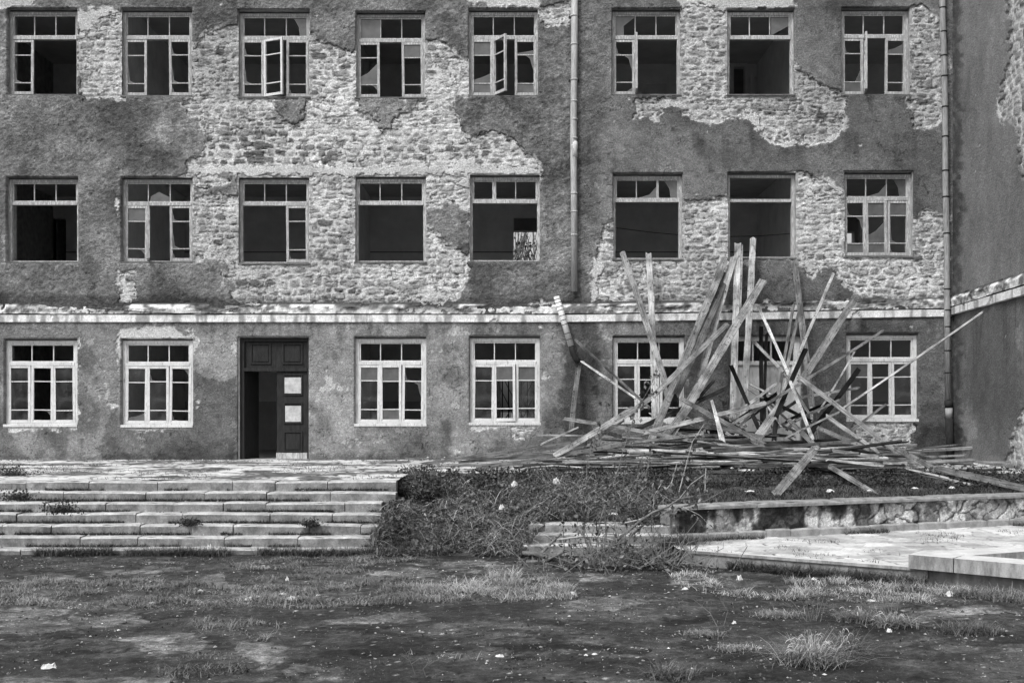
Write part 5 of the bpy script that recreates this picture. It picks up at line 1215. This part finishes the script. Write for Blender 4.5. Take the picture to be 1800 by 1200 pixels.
    x = rng.uniform(2.4, 8, 9000); y = rng.uniform(-11, -6.8, 9000); q = (y < YW(x)-.1) & ((x-2.36)*dirn.y-(y+9.83)*dirn.x < -.05) & (fbm(x*1.6, y*1.6, 336, 4) > .66); x, y = x[q], y[q]
    tag(blades('grass', x, y, np.full(x.shape, PZL), .05, .008, .08*(.5+fbm(x*2, y, 337)), .5, .9, 338), 'thin weeds between the forecourt slabs', 'weeds', kind='stuff')
    # terrace joints
    x = rng.uniform(-10.5, 9.4, 16000); y = rng.uniform(-6.8, -.05, 16000); q = ((y > -5.0) | (x < BX-.1)) & (fbm(x*1.1, y*.8, 222, 5, .6) > .57); x, y = x[q], y[q]
    tag(blades('grass', x, y, np.full(x.shape, .0), .05, .010, .06*(.5+fbm(x*2, y, 340)), .6, .9, 341), 'short weeds in the joints of the terrace paving', 'weeds', kind='stuff')
    # the bank: drooping grass, ivy, dead stalks
    def on_bank(n, seed, xr, yr, thr, cs=1.5, cond=None):
        r = np.random.RandomState(seed); x = r.uniform(*xr, n); y = r.uniform(*yr, n); ok = fbm(x*cs, y*cs, seed, 4) > thr
        ok &= (x < 2.35) | (y > YW(x)+.38); ok &= ~((x > .35) & (x < 2.4) & (y < -8.40)) & (y > -9.1)
        if cond is not None: ok &= cond(x, y)
        x, y = x[ok], y[ok]; return x, y, bank_z(x, y)
    x, y, z = on_bank(30000, 350, (BX-.22, 2.4), (-9.05, -5.4), .40)
    tag(blades('grass', x, y, z, .04+.16*fbm(x*3, y*3, 350), .013, .17*(.0+1.7*fbm(x*2.6, y*2.6, 351, 4, .7))**1.2, .35, 1.25, 352, diro=-math.pi/2, spread=1.9), 'long drooping grass covering the bank', 'grass', kind='stuff')
    x, y, z = on_bank(4200, 353, (BX-.22, 2.3), (-9.0, -5.7), .50, 3)
    tag(blades('grass', x, y, z+.02, .28, .014, .50*(.2+fbm(x*2, y*2, 354)), .3, 1.3, 355, diro=-math.pi/2, spread=2.2, seg=5), 'pale dead grass blades hanging over the bank', 'grass', kind='stuff')
    x, y, z = on_bank(34000, 356, (BX, 9.8), (-8.2, -5.06), .36, cond=lambda x, y: (y > -6.1) | (x > 1.8))
    tag(blades('grass', x, y, z, .085, .011, .075*(.1+1.5*fbm(x*2.2, y*2.2, 357)), .5, 1.0, 358), 'short dark weeds on the upper bank', 'weeds', kind='stuff')
    r = np.random.RandomState(360)
    x, y, z = on_bank(30000, 361, (BX, 9.5), (-6.6, -5.04), .40, 2.2, lambda x, y: y > -5.9+.5*(x < -.6))
    c = np.stack([x, y, z+.015+.09*r.rand(len(x))], -1)
    tag(leaves('ivy', c, .045, .045*(.4+fbm(x*3, y*3, 362)), 363), 'low dark ivy under the terrace edge', 'ivy', kind='stuff')
    x, y, z = on_bank(24000, 364, (BX-.22, 2.3), (-9.0, -5.1), .50, 4)
    c = np.stack([x, y, z+.03+.08*r.rand(len(x))], -1)
    tag(leaves('leaf_litter', c, .055, .10*(.0+1.7*fbm(x*5, y*5, 365, 4, .7)), 366), 'broad leaves and leaf litter among the bank grass', 'leaf litter', kind='stuff')
    # the dark shrub where stairs and bank meet
    sh = empty('shrub', (-1.45, -6.3, 0)); tag(sh, 'dark leafy shrub spilling over the top of the stairs', 'shrub')
    n = 5200; c = r.normal(size=(n, 3)); c /= np.linalg.norm(c, axis=1)[:, None]; c *= r.rand(n)[:, None]**.45*np.array([.42, .55, .34]); c = c[fbm(c[:, 0]*6+3, c[:, 2]*6, 367) > .42]
    c[:, 2] = np.abs(c[:, 2])*.9-.22; c[:, 1] -= .25
    leaves('foliage', c, .055, .05*(.5+1.0*fbm(c[:, 0]*5, c[:, 2]*5, 368)), 369, sh)
    m = MB()
    for i in range(10):
        a = r.rand()*6.28; m.tube([(0, -.2, -.3), (.15*math.cos(a), -.2+.15*math.sin(a), .0), (.35*math.cos(a), -.2+.4*math.sin(a), .22)], [.012, .009, .004], 5)
    m.build('stems', M_BARK, sh)
    for (a, b, s_, lb) in [((108), 893, 1.0, 'dark little bush growing in the steps at the left'), (470, 908, .9, 'dark round weed on the steps in the middle'), (335, 914, .6, 'small dark weed on the fourth step'), (545, 915, .5, 'small low weed on the steps near the right end'), (30, 870, .9, 'withered tangle of weed on the upper steps at the far left'), (20, 828, 1.2, 'dark weed patch on the terrace at the far left')]:
        z_ = {893: -.30, 908: -.56, 914: -.56, 915: -.56, 870: -.16, 828: 0.0}[b]; p = PZ(a, b+8, z_)
        e_ = empty('weed', p); tag(e_, lb, 'weed'); n = 420; c = r.normal(size=(n, 3))*np.array([.13, .05, .07])*s_; c[:, 2] = np.abs(c[:, 2]); leaves('foliage', c, .035, .045*np.ones(n), a, e_)
        blades('stalks', c[:120, 0]*.6, c[:120, 1]*.6, np.zeros(120), .14*s_, .006, .09*np.ones(120), .5, .9, a+1, parent=e_)
    # pale feathery clumps on the asphalt
    for i, (a, b, rad, hh, tn, lb) in enumerate([(1428, 1168, .19, .22, .27, 'big pale fountain of bristly grass in the right foreground'), (1290, 1142, .17, .05, .26, 'flat pale tuft of grass left of the big bristly clump'), (1238, 1116, .17, .05, .22, 'low pale tuft of grass farther left of the big bristly clump'),
            (1365, 1084, .22, .07, .24, 'pale spreading tuft behind the big bristly clump'), (1508, 1092, .16, .13, .19, 'bristly tuft behind the big clump to its right'), (1572, 1102, .16, .13, .22, 'bristly tuft second to the right of the big clump'), (1708, 1112, .24, .11, .12, 'dull bristly tuft near the right edge of the yard'),
            (1180, 1160+30, .18, .10, .12, 'sparse dull weed at the bottom of the picture'), (1480, 1148, .16, .18, .12, 'thin dull tuft right beside the big bristly clump')]):
        p = PZ(a, b, GZ); e_ = empty('grass_clump', p); tag(e_, lb, 'grass tuft', 'grass tufts on the asphalt')
        n = int(900*(rad/.22)); q = r.normal(size=(n, 2))*rad*np.array([.5, .33])
        blades('blades', q[:, 0], q[:, 1], np.zeros(n), hh, .006*r.uniform(.5, 1.5, n), tn*r.choice([.35, .7, 1.0, 1.3], n), .7, .9, 380+i, parent=e_, seg=4)
        if hh > .12:                                                # nodding bristly seed heads
            m = MB(); k = 46 if i == 0 else 9
            for j in range(k):
                t = r.rand()*6.283; rr = rad*(.5+1.1*r.rand()); h0 = hh*(.35+.8*r.rand()); rr = rad*(.15+1.3*r.rand()**.7); h0 *= 1.15-.3*rr/rad; bx, by = math.cos(t), math.sin(t)*.7; ro = rr*.5*r.rand()
                rr *= .8; cv = r.uniform(-.5, .5); dx, dy = bx*math.cos(cv)-by*math.sin(cv), bx*math.sin(cv)+by*math.cos(cv); hd = .035+.03*r.rand(); x0, y0 = bx*(ro+rr*.55), by*(ro+rr*.55); m.tube([(bx*ro, by*ro, 0), (bx*(ro+rr*.3), by*(ro+rr*.3), h0*.65), (x0, y0, h0)], [.0012, .0012, .0012], 3); m.tube([(x0, y0, h0), (x0+dx*hd*.5, y0+dy*hd*.5, h0+hd*.25), (x0+dx*hd, y0+dy*hd, h0+hd*.05), (x0+dx*hd*1.3, y0+dy*hd*1.3, h0-hd*.3)], [.0015, .0032, .003, .001], 4)
            m.build('seed_heads', M_SEED, e_)
    # bare twiggy weeds standing in the yard
    for i, (a, b, hh, lb) in enumerate([(1432, 1092, .36, 'dark twiggy weed standing behind the big bristly clump'), (1562, 1080, .30, 'slender dark twiggy weed in the right of the yard'), (1278, 1100, .28, 'single thin dry stalk left of the twiggy weeds'), (742, 1190, .2, 'thin pale stalk at the bottom of the picture'), (920, 1048, .12, 'little dry sprout in the pale grass')]):
        p = PZ(a, b, GZ); m = MB()
        for j in range(2 if hh < .3 else 9):
            x0 = r.normal()*.05; tip = Vector((x0*3+r.normal()*.06, r.normal()*.05, hh*(.6+.5*r.rand()))); mid = tip*.5+Vector((r.normal()*.02, 0, 0)); m.tube([(x0, 0, 0), mid, tip], [.004, .003, .0015], 4)
            for s_ in range(4): 
                q = mid.lerp(tip, s_/4); m.tube([q, q+Vector((r.normal()*.05, r.normal()*.03, .05))], [.002, .001], 3)
        o = m.build('dry_weed', M_BARK, None, loc=p); tag(o, lb, 'dry weed')
    # tall dried weeds on the bank in front of the boards
    for i, (pts, lb) in enumerate([([(1030, 872), (1032, 815), (1040, 785), (1056, 748), (1062, 705)], 'tall withered weed in front of the left end of the board heap'), ([(1072, 864), (1088, 820), (1095, 793), (1106, 758), (1118, 722), (1139, 687), (1157, 650)], 'tallest withered weed, bending right with hanging leaves in front of the boards'),
            ([(1128, 884), (1139, 820), (1147, 776)], 'withered stalk with a tuft of leaves, between the tall bending weed and its neighbour'), ([(1193, 872), (1204, 825), (1217, 776), (1238, 745)], 'pale withered stalk in front of the middle of the board heap'), ([(1239, 862), (1241, 822)], 'short pale stalk at the right of the tall weeds'), ([(1110, 905), (1118, 850), (1130, 800)], 'slim leafy stalk rising in front of the bending weed'), ([(1168, 900), (1180, 850), (1190, 815)], 'slim pale stalk left of the middle of the board heap')]):
        y0 = -6.6; P = [PY(a, b, y0+.05*k) for k, (a, b) in enumerate(pts)]; P[0].z = float(bank_z(P[0].x, P[0].y))-.02 if i < 99 else P[0].z
        e_ = empty('dry_weed', P[0]); tag(e_, lb, 'dry weed', 'withered weeds on the bank'); Q = [p-P[0] for p in P]; Q[0] = Vector((Q[1].x*.0, 0, 0))
        MB().tube(Q, [.009*(1-.6*k/len(Q)) for k in range(len(Q))], 5).build('stem', M_BARKL if i in (3, 4, 6) else M_BARK, e_)
        c = []
        for k in range(len(Q)-1):
            dn = 26 if k >= len(Q)-3 else 9
            for t in range(dn): q = Q[k].lerp(Q[k+1], r.rand()); c.append((q.x+r.normal()*.05, q.y+r.normal()*.04, q.z+r.normal()*.03))
        leaves('leaves', np.array(c), .075, .11*np.ones(len(c)), 400+i, e_, hang=1.0)
M_SEED = mat_plain('seed_head', .42, .8, 1.2, 30)
veg()

def fallen_branch():
    o = PZ(1015, 1004, GZ); e = empty('fallen_branch', o); tag(e, 'fallen tree branch with curved limbs and withered leaves before the corner steps', 'branch')
    B = [([(918, 971), (940, 973), (964, 980), (982, 991), (1000, 1003), (1020, 1004), (1042, 994), (1066, 978), (1088, 958)], (.026, .03, .03, .03, .03, .028, .024, .018, .012), -9.55, M_BARK),
         ([(925, 1009), (945, 994), (962, 984), (985, 972), (1004, 966), (1030, 978), (1040, 1014)], (.026, .024, .02, .016, .012, .01, .006), -9.60, M_BARK), ([(933, 998), (950, 974), (968, 955), (986, 937)], (.022, .02, .018, .014), -9.50, M_BARK),
         ([(980, 948), (1024, 942), (1052, 943), (1080, 949), (1106, 962), (1132, 978), (1150, 996), (1153, 1016), (1140, 1034)], (.014, .014, .014, .013, .012, .011, .009, .008, .005), -9.7, M_BARKL), ([(1132, 978), (1168, 984), (1190, 1004), (1218, 1030), (1244, 1050)], (.009, .008, .008, .007, .005), -9.8, M_BARKL),
         ([(1042, 994), (1080, 952), (1124, 916), (1148, 900), (1174, 890), (1194, 876), (1245, 868)], (.022, .024, .02, .018, .014, .01, .006), -9.4, M_BARK), ([(1066, 978), (1100, 950), (1128, 924), (1160, 902), (1200, 890), (1240, 880), (1278, 858)], (.018, .018, .016, .012, .01, .008, .004), -9.3, M_BARK),
         ([(1040, 938), (1080, 922), (1120, 914), (1150, 902)], (.009, .010, .010, .01), -9.35, M_BARKL), ([(1052, 943), (1054, 916), (1064, 886)], (.009, .008, .005), -9.5, M_BARK), ([(1022, 942), (1030, 915), (1038, 895)], (.006, .005, .003), -9.45, M_BARK), ([(992, 964), (990, 930), (988, 905)], (.006, .005, .003), -9.4, M_BARK),
         ([(1028, 975), (1050, 990), (1066, 1010), (1075, 1020)], (.007, .006, .005, .004), -9.8, M_BARK), ([(1106, 962), (1090, 975), (1080, 990)], (.006, .005, .003), -9.6, M_BARK), ([(1194, 876), (1215, 850), (1240, 832)], (.006, .005, .003), -9.2, M_BARKL), ([(1148, 900), (1150, 870), (1162, 850)], (.006, .005, .003), -9.2, M_BARKL),
         ([(1024, 942), (1014, 925), (1016, 905), (1006, 890)], (.006, .005, .004, .002), -9.45, M_BARK), ([(1200, 890), (1230, 905), (1250, 925)], (.005, .004, .002), -9.3, M_BARKL)]
    rng = np.random.RandomState(9); lc = []
    for pts, rad, y0, mt in B:
        P = [PY(a, b, y0+.03*k)-o for k, (a, b) in enumerate(pts)]
        for p in P: p.z = max(p.z, .015)
        MB().tube(P, list(rad)[:len(P)], 7).build('limb', mt, e, smooth=True)
        for k in range(len(P)-1):
            for t in range(12): q = P[k].lerp(P[k+1], rng.rand()); lc.append((q.x+rng.normal()*.05, q.y+rng.normal()*.06, max(.01, q.z-abs(rng.normal())*.05)))
    n = 650; cx = rng.normal(size=n)*.50+.62; lc += [(cx[i], rng.normal()*.22+.15, abs(rng.normal())*.22*max(.2, 1-abs(cx[i]-.6)/1.0)+.02) for i in range(n)]
    leaves('leaves', np.array(lc), .06, rng.choice([.03, .08, .16], len(lc)), 55, e, hang=.6)
    m = MB()
    for i in range(26):
        a = Vector((.1+1.5*rng.rand(), .2+rng.normal()*.15, .02)); b = a+Vector((rng.normal()*.18, .05, .25+.2*rng.rand())); c = b+Vector((rng.normal()*.16, 0, .15+.25*rng.rand())); m.tube([a, b, c], [.008, .006, .002], 4)
    for i in range(130):
        a = Vector((rng.normal()*.45+.65, .1+rng.normal()*.2, rng.rand()*.15)); b = a+Vector((rng.normal()*.24, rng.normal()*.08, .04+rng.rand()*.28)); c = b+Vector((rng.normal()*.14, 0, .10*rng.rand())); m.tube([a, b, c], [.0065, .005, .002], 4)
    m.build('twigs', M_BARK, e)
fallen_branch()

# ------------------------------------------------------------------ litter
def litter():
    rng = random.Random(21)
    def paper(p, w_, h_, d_, mat, label, cat='litter', name='crumpled_paper', group=None):
        n = 7; m = MB(); a0 = rng.uniform(0, 3.1); ph = [rng.uniform(0, 6) for _ in range(4)]
        for j in range(n):
            for i in range(n):
                u = i/(n-1)*2-1; v = j/(n-1)*2-1; r_ = math.hypot(u, v); k = 1/(1+.25*r_)
                z = h_*(max(0, 1-.7*r_**2)*.7+.3*math.sin(u*4+ph[0])*math.cos(v*5+ph[1]))+rng.uniform(-.12, .12)*h_
                x = u*w_/2*k+rng.uniform(-.06, .06)*w_; y = v*d_/2*k+rng.uniform(-.06, .06)*d_
                m.v.append((x*math.cos(a0*.2)-y*math.sin(a0*.2), x*math.sin(a0*.2)+y*math.cos(a0*.2), max(z, .004)))
        m.f = [(j*n+i, j*n+i+1, (j+1)*n+i+1, (j+1)*n+i) for j in range(n-1) for i in range(n-1)]
        k0 = len(m.v); m.v += [(v[0], v[1], v[2]-.003) for v in m.v]; m.f += [tuple(k0+q for q in f[::-1]) for f in list(m.f)]
        o = m.build(name, mat, None, loc=p); tag(o, label, cat, group); return o
    for (a, b, z, w_, h_, lb) in [(36, 972, GZ, .10, .09, 'crumpled white paper ball at the foot of the stairs, far left'), (370, 970, GZ, .11, .15, 'torn white paper standing up at the foot of the stairs'), (437, 1055, GZ, .10, .05, 'white crumpled paper in the yard, left of a pair'), (455, 1050, GZ, .07, .03, 'small white scrap touching the crumpled paper in the yard'),
            (512, 1055, GZ, .13, .06, 'largest white crumpled paper in the yard grass'), (497, 1044, GZ, .10, .02, 'flat white scrap above the largest crumpled paper'), (352, 1039, GZ, .07, .03, 'small white scrap in the left yard grass'), (267, 1061, GZ, .09, .03, 'white scrap lower left in the yard grass'), (86, 1174, GZ, .14, .05, 'twisted white paper strip at the bottom left'),
            (800, 962, GZ, .24, .06, 'long pale crumpled sheet at the foot of the bank'), (848, 965, GZ, .08, .08, 'small white wad at the foot of the bank'), (1300, 1020, GZ, .09, .09, 'pale little carton on the asphalt by the kerb'), (1430, 1019, GZ, .10, .04, 'white scrap against the forecourt kerb'), (1468, 1024, GZ, .14, .02, 'flat pale scrap by the forecourt kerb'),
            (1533, 1056, GZ, .17, .02, 'flat white torn sheet on the asphalt at the right'), (1671, 1048, GZ, .15, .08, 'crumpled white paper in the grass by the coping'), (1290, 1098, GZ, .06, .05, 'small white wad on the asphalt at the right'), (1563, 1112, GZ, .07, .05, 'small white twist by the bristly tufts'), (1170, 1182/1.0, GZ, .0, 0, None),
            (1045, 1150, GZ, .06, .02, 'white chip on the dark asphalt, larger of two'), (1030, 1152, GZ, .04, .02, 'white chip on the dark asphalt, smaller of two'), (878, 1154, GZ, .09, .03, 'slanted white scrap on the dark asphalt'), (846, 1144, GZ, .07, .01, 'flat white scrap on the dark asphalt'), (950, 1199, GZ, .0, 0, None),
            (1008, 1046, GZ, .08, .05, 'white wad at the right end of the pale grass'), (1004+200, 1038, GZ, .10, .05, 'pale crumpled scrap right of the fallen branch'), (560, 1046, GZ, .08, .015, 'thin flat scrap right of the largest crumpled paper'), (1375, 1003, GZ, .07, .02, 'pale chip by the middle of the kerb'), (740, 834, .0, .12, .03, 'white scrap by the terrace shrub'),
            (780, 806+3, .0, .13, .09, 'small white box by the wall under the fourth window'), (752, 806+3, .0, .06, .12, 'little white cup by the wall left of the small box'), (300, 800+34, .0, .1, .02, 'flat pale scrap on the terrace in front of the door'), (505, 1022, GZ, .05, .08, 'pointed pale leaf standing in the yard grass')]:
        if not lb: continue
        paper(PZ(a, b, z), w_, h_, w_*.7, M_PAPER, lb)
    def onb(a, b, y, w_, h_, lb, nm='crumpled_paper', mt=M_PAPER):
        p = PY(a, b, y); p.z = float(bank_z(p.x, p.y)) if p.x < 10 else p.z
        # slide along the slope until the line of sight meets it
        for _ in range(60):
            q = PY(a, b, p.y); zb = float(bank_z(q.x, q.y))
            if q.z < zb-.02: p.y -= .06
            else: break
        q = PY(a, b, p.y); q.z = float(bank_z(q.x, q.y))+.05
        paper(q, w_, h_, w_*.7, mt, lb, name=nm)
    for (a, b, w_, h_, lb) in [(904, 862, .15, .14, 'torn white plastic among the bank grass, upper left'), (978, 858, .13, .14, 'white lump on the upper bank'), (882, 905, .12, .14, 'white rag in the middle of the bank'), (945, 900, .16, .05, 'pale scrap on the bank right of the rag'), (745, 912, .10, .06, 'small white scrap low on the left of the bank'), (1078, 912, .15, .05, 'pale scrap above the corner steps'),
            (726, 870, .08, .16, 'white card standing beside the top steps')]:
        onb(a, b, -5.2, w_, h_, lb)
    for (a, b, w_, h_, lb) in [(1459, 871, .15, .06, 'bright white paper on the bank between the two tipped boards'), (1318, 871, .18, .03, 'flat white scrap on the bank behind the rubble wall, left'), (1608, 866, .14, .03, 'white scrap behind the wall right of the tipped boards'), (1673, 865, .12, .05, 'pale scrap behind the wall, second from the right edge'), (1528, 870, .08, .04, 'small white scrap at the end of the splintered board')]:
        onb(a, b, -5.2, w_, h_, lb)
    p = PZ(1155, 826, 0.0); p.y = -4.8
    o = MB().box(-.17, .17, -.03, .03, 0, .05).build('white_strip', M_WHITEB, None, loc=(PY(1148, 823, -4.95).x, -4.95, .0)); tag(o, 'short white strip of board at the terrace edge in front of the heap', 'strip')
    def rocks(name, x, y, z, size, tone, seed, label, cat):
        q = np.random.RandomState(seed); n = len(x); B_ = np.array([(1, 0, 0), (0, 1, 0), (-1, 0, 0), (0, -1, 0), (0, 0, 1), (.5, .5, .7)], float); F0 = np.array([(0, 1, 5), (1, 2, 4), (2, 3, 4), (3, 0, 4), (0, 5, 4), (5, 1, 4)])
        V = B_[None]*size[:, None, None]*q.uniform(.5, 1.3, (n, 6, 3))*np.array([1, 1, .6]); a = q.uniform(0, 6.28, n); ca, sa = np.cos(a)[:, None], np.sin(a)[:, None]
        V = np.stack([V[:, :, 0]*ca-V[:, :, 1]*sa+x[:, None], V[:, :, 0]*sa+V[:, :, 1]*ca+y[:, None], V[:, :, 2]+z[:, None]], -1)
        Fq = (F0[None]+np.arange(n)[:, None, None]*6).reshape(-1, 3); o = npmesh(name, V.reshape(-1, 3), Fq, M_GROUND, None, {'tone': np.repeat(tone, 6)}, smooth=False); return tag(o, label, cat, kind='stuff')
    q = np.random.RandomState(41); n = 2600; x = q.uniform(-11, 9.3, n); y = -.06-np.abs(q.normal(size=n))*.35; k = fbm(x*1.2, x*0, 520, 4) > .42; x, y = x[k], y[k]
    rocks('rubble', x, y, np.full(len(x), .0), .008+.030*q.rand(len(x))**3, q.choice([.08, .16, .3, .5], len(x)), 42, 'crumbled plaster and stone chips along the foot of the school wall', 'rubble')
    n = 17000; x = q.uniform(-9, 9, n); y = q.uniform(-16, -8.9, n); k = (fbm(x*1.5, y*1.5, 521, 5, .65) > .47) & ~((x > 2.2) & (y > -10.0-.66*(x-2.36))); x, y = x[k], y[k]
    rocks('grit', x, y, np.full(len(x), GZ+.008), .004+.018*q.rand(len(x))**4, q.choice([.02, .05, .10, .22, .40], len(x)), 43, 'grit and small stones strewn over the asphalt', 'grit')
    n = 1500; x = q.uniform(-11, -1.8, n); kk_ = q.randint(1, 7, n); y = -7.19-.26*(kk_-1)-.02-.10*q.rand(n)
    rocks('step_grit', x, y, -.14*kk_+.002, .004+.016*q.rand(n)**3, q.choice([.03, .07, .2, .4], n), 44, 'grit and crumbs lying on the treads of the stairs', 'grit')
    n = 1600; x = q.uniform(1.0, 8.5, n); y = q.uniform(-5.0, -.3, n)
    rocks('heap_rubble', x, y, .02+.10*q.rand(n), .01+.04*q.rand(n)**3, q.choice([.03, .07, .15, .35], n), 45, 'crumbs of plaster and wood among the fallen boards', 'rubble')
    # scattered chips nobody could count
    r = np.random.RandomState(30); n = 1300; x = r.uniform(-8.5, 8.5, n); y = r.uniform(-16, -9.2, n); ok = ~((x > 2.2) & (y > -9.9-.66*(x-2.36))); x, y = x[ok], y[ok]; c = np.stack([x, y, np.full(len(x), GZ+.016)], -1)
    tag(leaves('gravel', c, .011, .35*np.ones(len(c)), 31), 'scattered pale chips and crumbs over the asphalt', 'gravel', kind='stuff')
    lx, ly = r.uniform(-8.5, 8, 9000), r.uniform(-16, -8.9, 9000); k = (fbm(lx*1.3, ly*1.3, 522, 5, .65) > .50) & ~((lx > 2.2) & (ly > -10.0-.66*(lx-2.36))); c = np.stack([lx[k], ly[k], np.full(k.sum(), GZ+.018)], -1)
    tag(leaves('dead_leaves', c, .024, r.choice([.02, .06, .12, .2], len(c)), 32), 'dead leaves scattered on the yard', 'leaf litter', kind='stuff')
litter()

def rear_tree():
    e = empty('tree', (.6, 15, GZ)); tag(e, 'bare branched tree seen through the empty building behind the fifth middle window', 'tree')
    r = random.Random(4); m = MB(); m.tube([(0, 0, 0), (.1, 0, 3.6), (0, 0, 7)], [.16, .11, .05], 8); m.build('trunk', M_BARK, e)
    c = []
    m = MB()
    for i in range(120):
        z = r.uniform(5.6, 8.0); a = r.uniform(0, 6.28); p = Vector((r.uniform(-1.1, 1.1), r.uniform(-.3, .3), z)); q = p+Vector((math.cos(a)*.3, .2, r.uniform(.5, 1.2))); s = q+Vector((r.uniform(-.2, .2), 0, .5)); m.tube([p, q, s], [.028, .016, .006], 5)
        if z < 6.5 or r.random() < .12: 
            for k in range(22): c.append((p.x+r.gauss(0, .25), r.gauss(0, .2), p.z+r.gauss(0, .25)))
    m.build('branches', M_BARK, e); leaves('crown', np.array(c), .14, .05*np.ones(len(c)), 8, e)
rear_tree()
